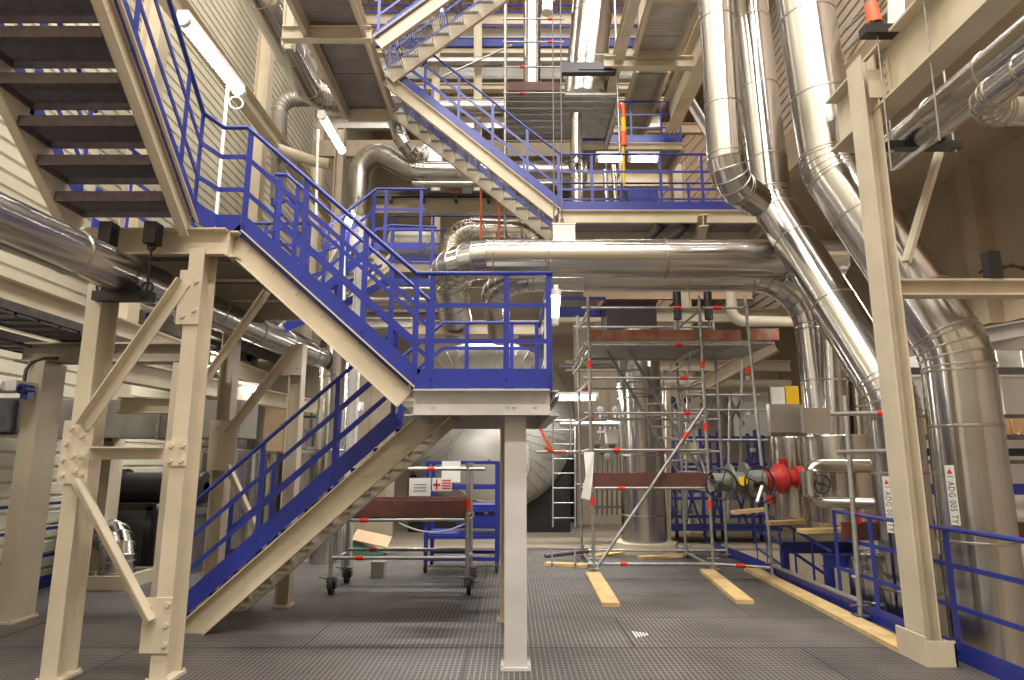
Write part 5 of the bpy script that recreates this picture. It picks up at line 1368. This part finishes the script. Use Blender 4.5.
# top right corner, above the girder
beam('thin cream purlin slanting up above the girder at the top right', P(846, 60, 9.0), P(888, -10, 7.5), .08, .08, up=X)
m = MB(); m.bar(P(897, 52, 6.3), P(897, -20, 6.3), .1, .12, Y); m.bar(P(893, 52, 6.3), P(893, -20, 6.3), .02, .17, Y); tag(m.build('pale_post', M_WHITE), 'pale upright post standing behind the girder at the top edge', 'post')
for k in range(2):
    small_pipe('thin_conduit', ('upper of two thin conduits slanting behind the hoist at the top right', 'lower of two thin conduits slanting behind the hoist at the top right')[k], [P(845, 30 + 22 * k, 8.6), P(905, -25 + 22 * k, 6.6)], .025, M_GALV)
# cable loop on the pole lamp and clips
m = MB(); c_ = PX(236, 103, -3.42); m.torus(c_, V((.3, -1, 0)), .08, .012, 20, 6); tag(m.build('cable_loop', M_WHITE), 'looped pale cable hanging at the lower end of the bright pole tube', 'cable')
# loose objects on the floor grating
for (u, v, lab) in ((640, 634, 'white paint smear on the grating right of the central pillar'),):
    q = PZ(u, v, .002); m = MB()
    for k in range(5): m.box(q.x - .06 + k * .03, q.x - .045 + k * .03, q.y - .12 + .02 * k, q.y + .1 - .015 * k, .001, .003)
    tag(m.build('paint_smear', M_SIGN), lab, 'smear')
# pipe supports and far pipes in the upper centre
pipe('insulated_pipe', 'dull level pipe in front of the far storeys behind the far stair rails', [P(440, 108, 16.0), P(640, 108, 16.0)], .22, seam=2, mat=M_CLADDULL)
pipe('insulated_pipe', 'thin level pipe high up in front of the white panel band', [P(420, 62, 16.2), P(640, 62, 16.2)], .14, seam=2, mat=M_CLADDULL)
for k, (u, y) in enumerate(((436, 16.5), (478, 16.5), (642, 16.8))):
    m = MB(); m.ibeam(P(u, 240, y), P(u, -20, y), .22, .2, .02, .015, X); tag(m.build('steel_column', M_CREAM), 'far cream column behind the upper stairs, %s' % ('under the slotted treads', 'behind the middle of the far stair', 'beside the bright mesh walkway')[k], 'column', 'painted steel columns')

rt = thing('landing_guard_railing', 'blue guard rail rising right behind the middle flight railing with a bright tube on it', 'railing', P(350, 275, 9.2), 'blue guard railings')
railing(rt, [P(316, 300, 8.9), P(374, 250, 9.5), P(425, 250, 9.6)], [(0, .1), (0, .5), (0, .97), (1, .2), (1, .9)], (1.0, .66, .34), .12)
rt = thing('low_guard_railing', 'blue guard rail of the low platform beyond the floor edge behind the timber boards', 'railing', (4.3, 10, -.6), 'blue guard railings')
railing(rt, [(4.55, 12.6, -.3), (4.2, 10.6, -.3), (4.15, 8.75, -.55)], [(0, .05), (0, .5), (1, .02), (1, .33), (1, .66), (1, .98)], (1.05, .7, .38), .12)
# ================================================================ LIGHT
w = bpy.data.worlds.new('hall'); bpy.context.scene.world = w; w.use_nodes = True
w.node_tree.nodes['Background'].inputs[0].default_value = (1.0, .96, .90, 1)
w.node_tree.nodes['Background'].inputs[1].default_value = .35
def area(x, y, z, e, sx=2.6, sy=.9, col=(1, .97, .91), rot=(0, 0, 0)):
    l = bpy.data.lights.new('added_hall_light', 'AREA'); l.shape = 'RECTANGLE'; l.size = sx; l.size_y = sy
    l.energy = e; l.color = col
    o = bpy.data.objects.new('added_hall_light', l); o.location = (x, y, z); o.rotation_euler = rot
    C.objects.link(o)
for x in (-4.5, -1, 2.5, 5):
    for y in (-4, 2, 8, 14, 20):
        area(x, y, 16.4, 800 if y < 0 else 640 if y < 5 else 320 if y < 10 else 70)  # unseen lights added under the roof to light the hall, no fixtures modelled
for (x, y, z) in ((-5.3, 4.6, 4.9), (-5.0, 11.2, 3.6), (-1.5, 11.5, 3.4), (1.8, 13.5, 3.2), (5.8, 9.5, 4.5), (-.5, 16, 5.2)):
    area(x, y, z, 125, 1.4, .15)  # added fill at mid height, boosting the tube lamps and brightening the left pipe
sc = bpy.context.scene
sc.view_settings.view_transform = 'Standard'; sc.view_settings.look = 'None'
sc.view_settings.gamma = 1; sc.view_settings.use_curve_mapping = False
sc.view_settings.exposure = -.02
sc.cycles.use_denoising = True
sc.cycles.max_bounces = 8; sc.cycles.diffuse_bounces = 4; sc.cycles.glossy_bounces = 5
sc.cycles.sample_clamp_indirect = 6
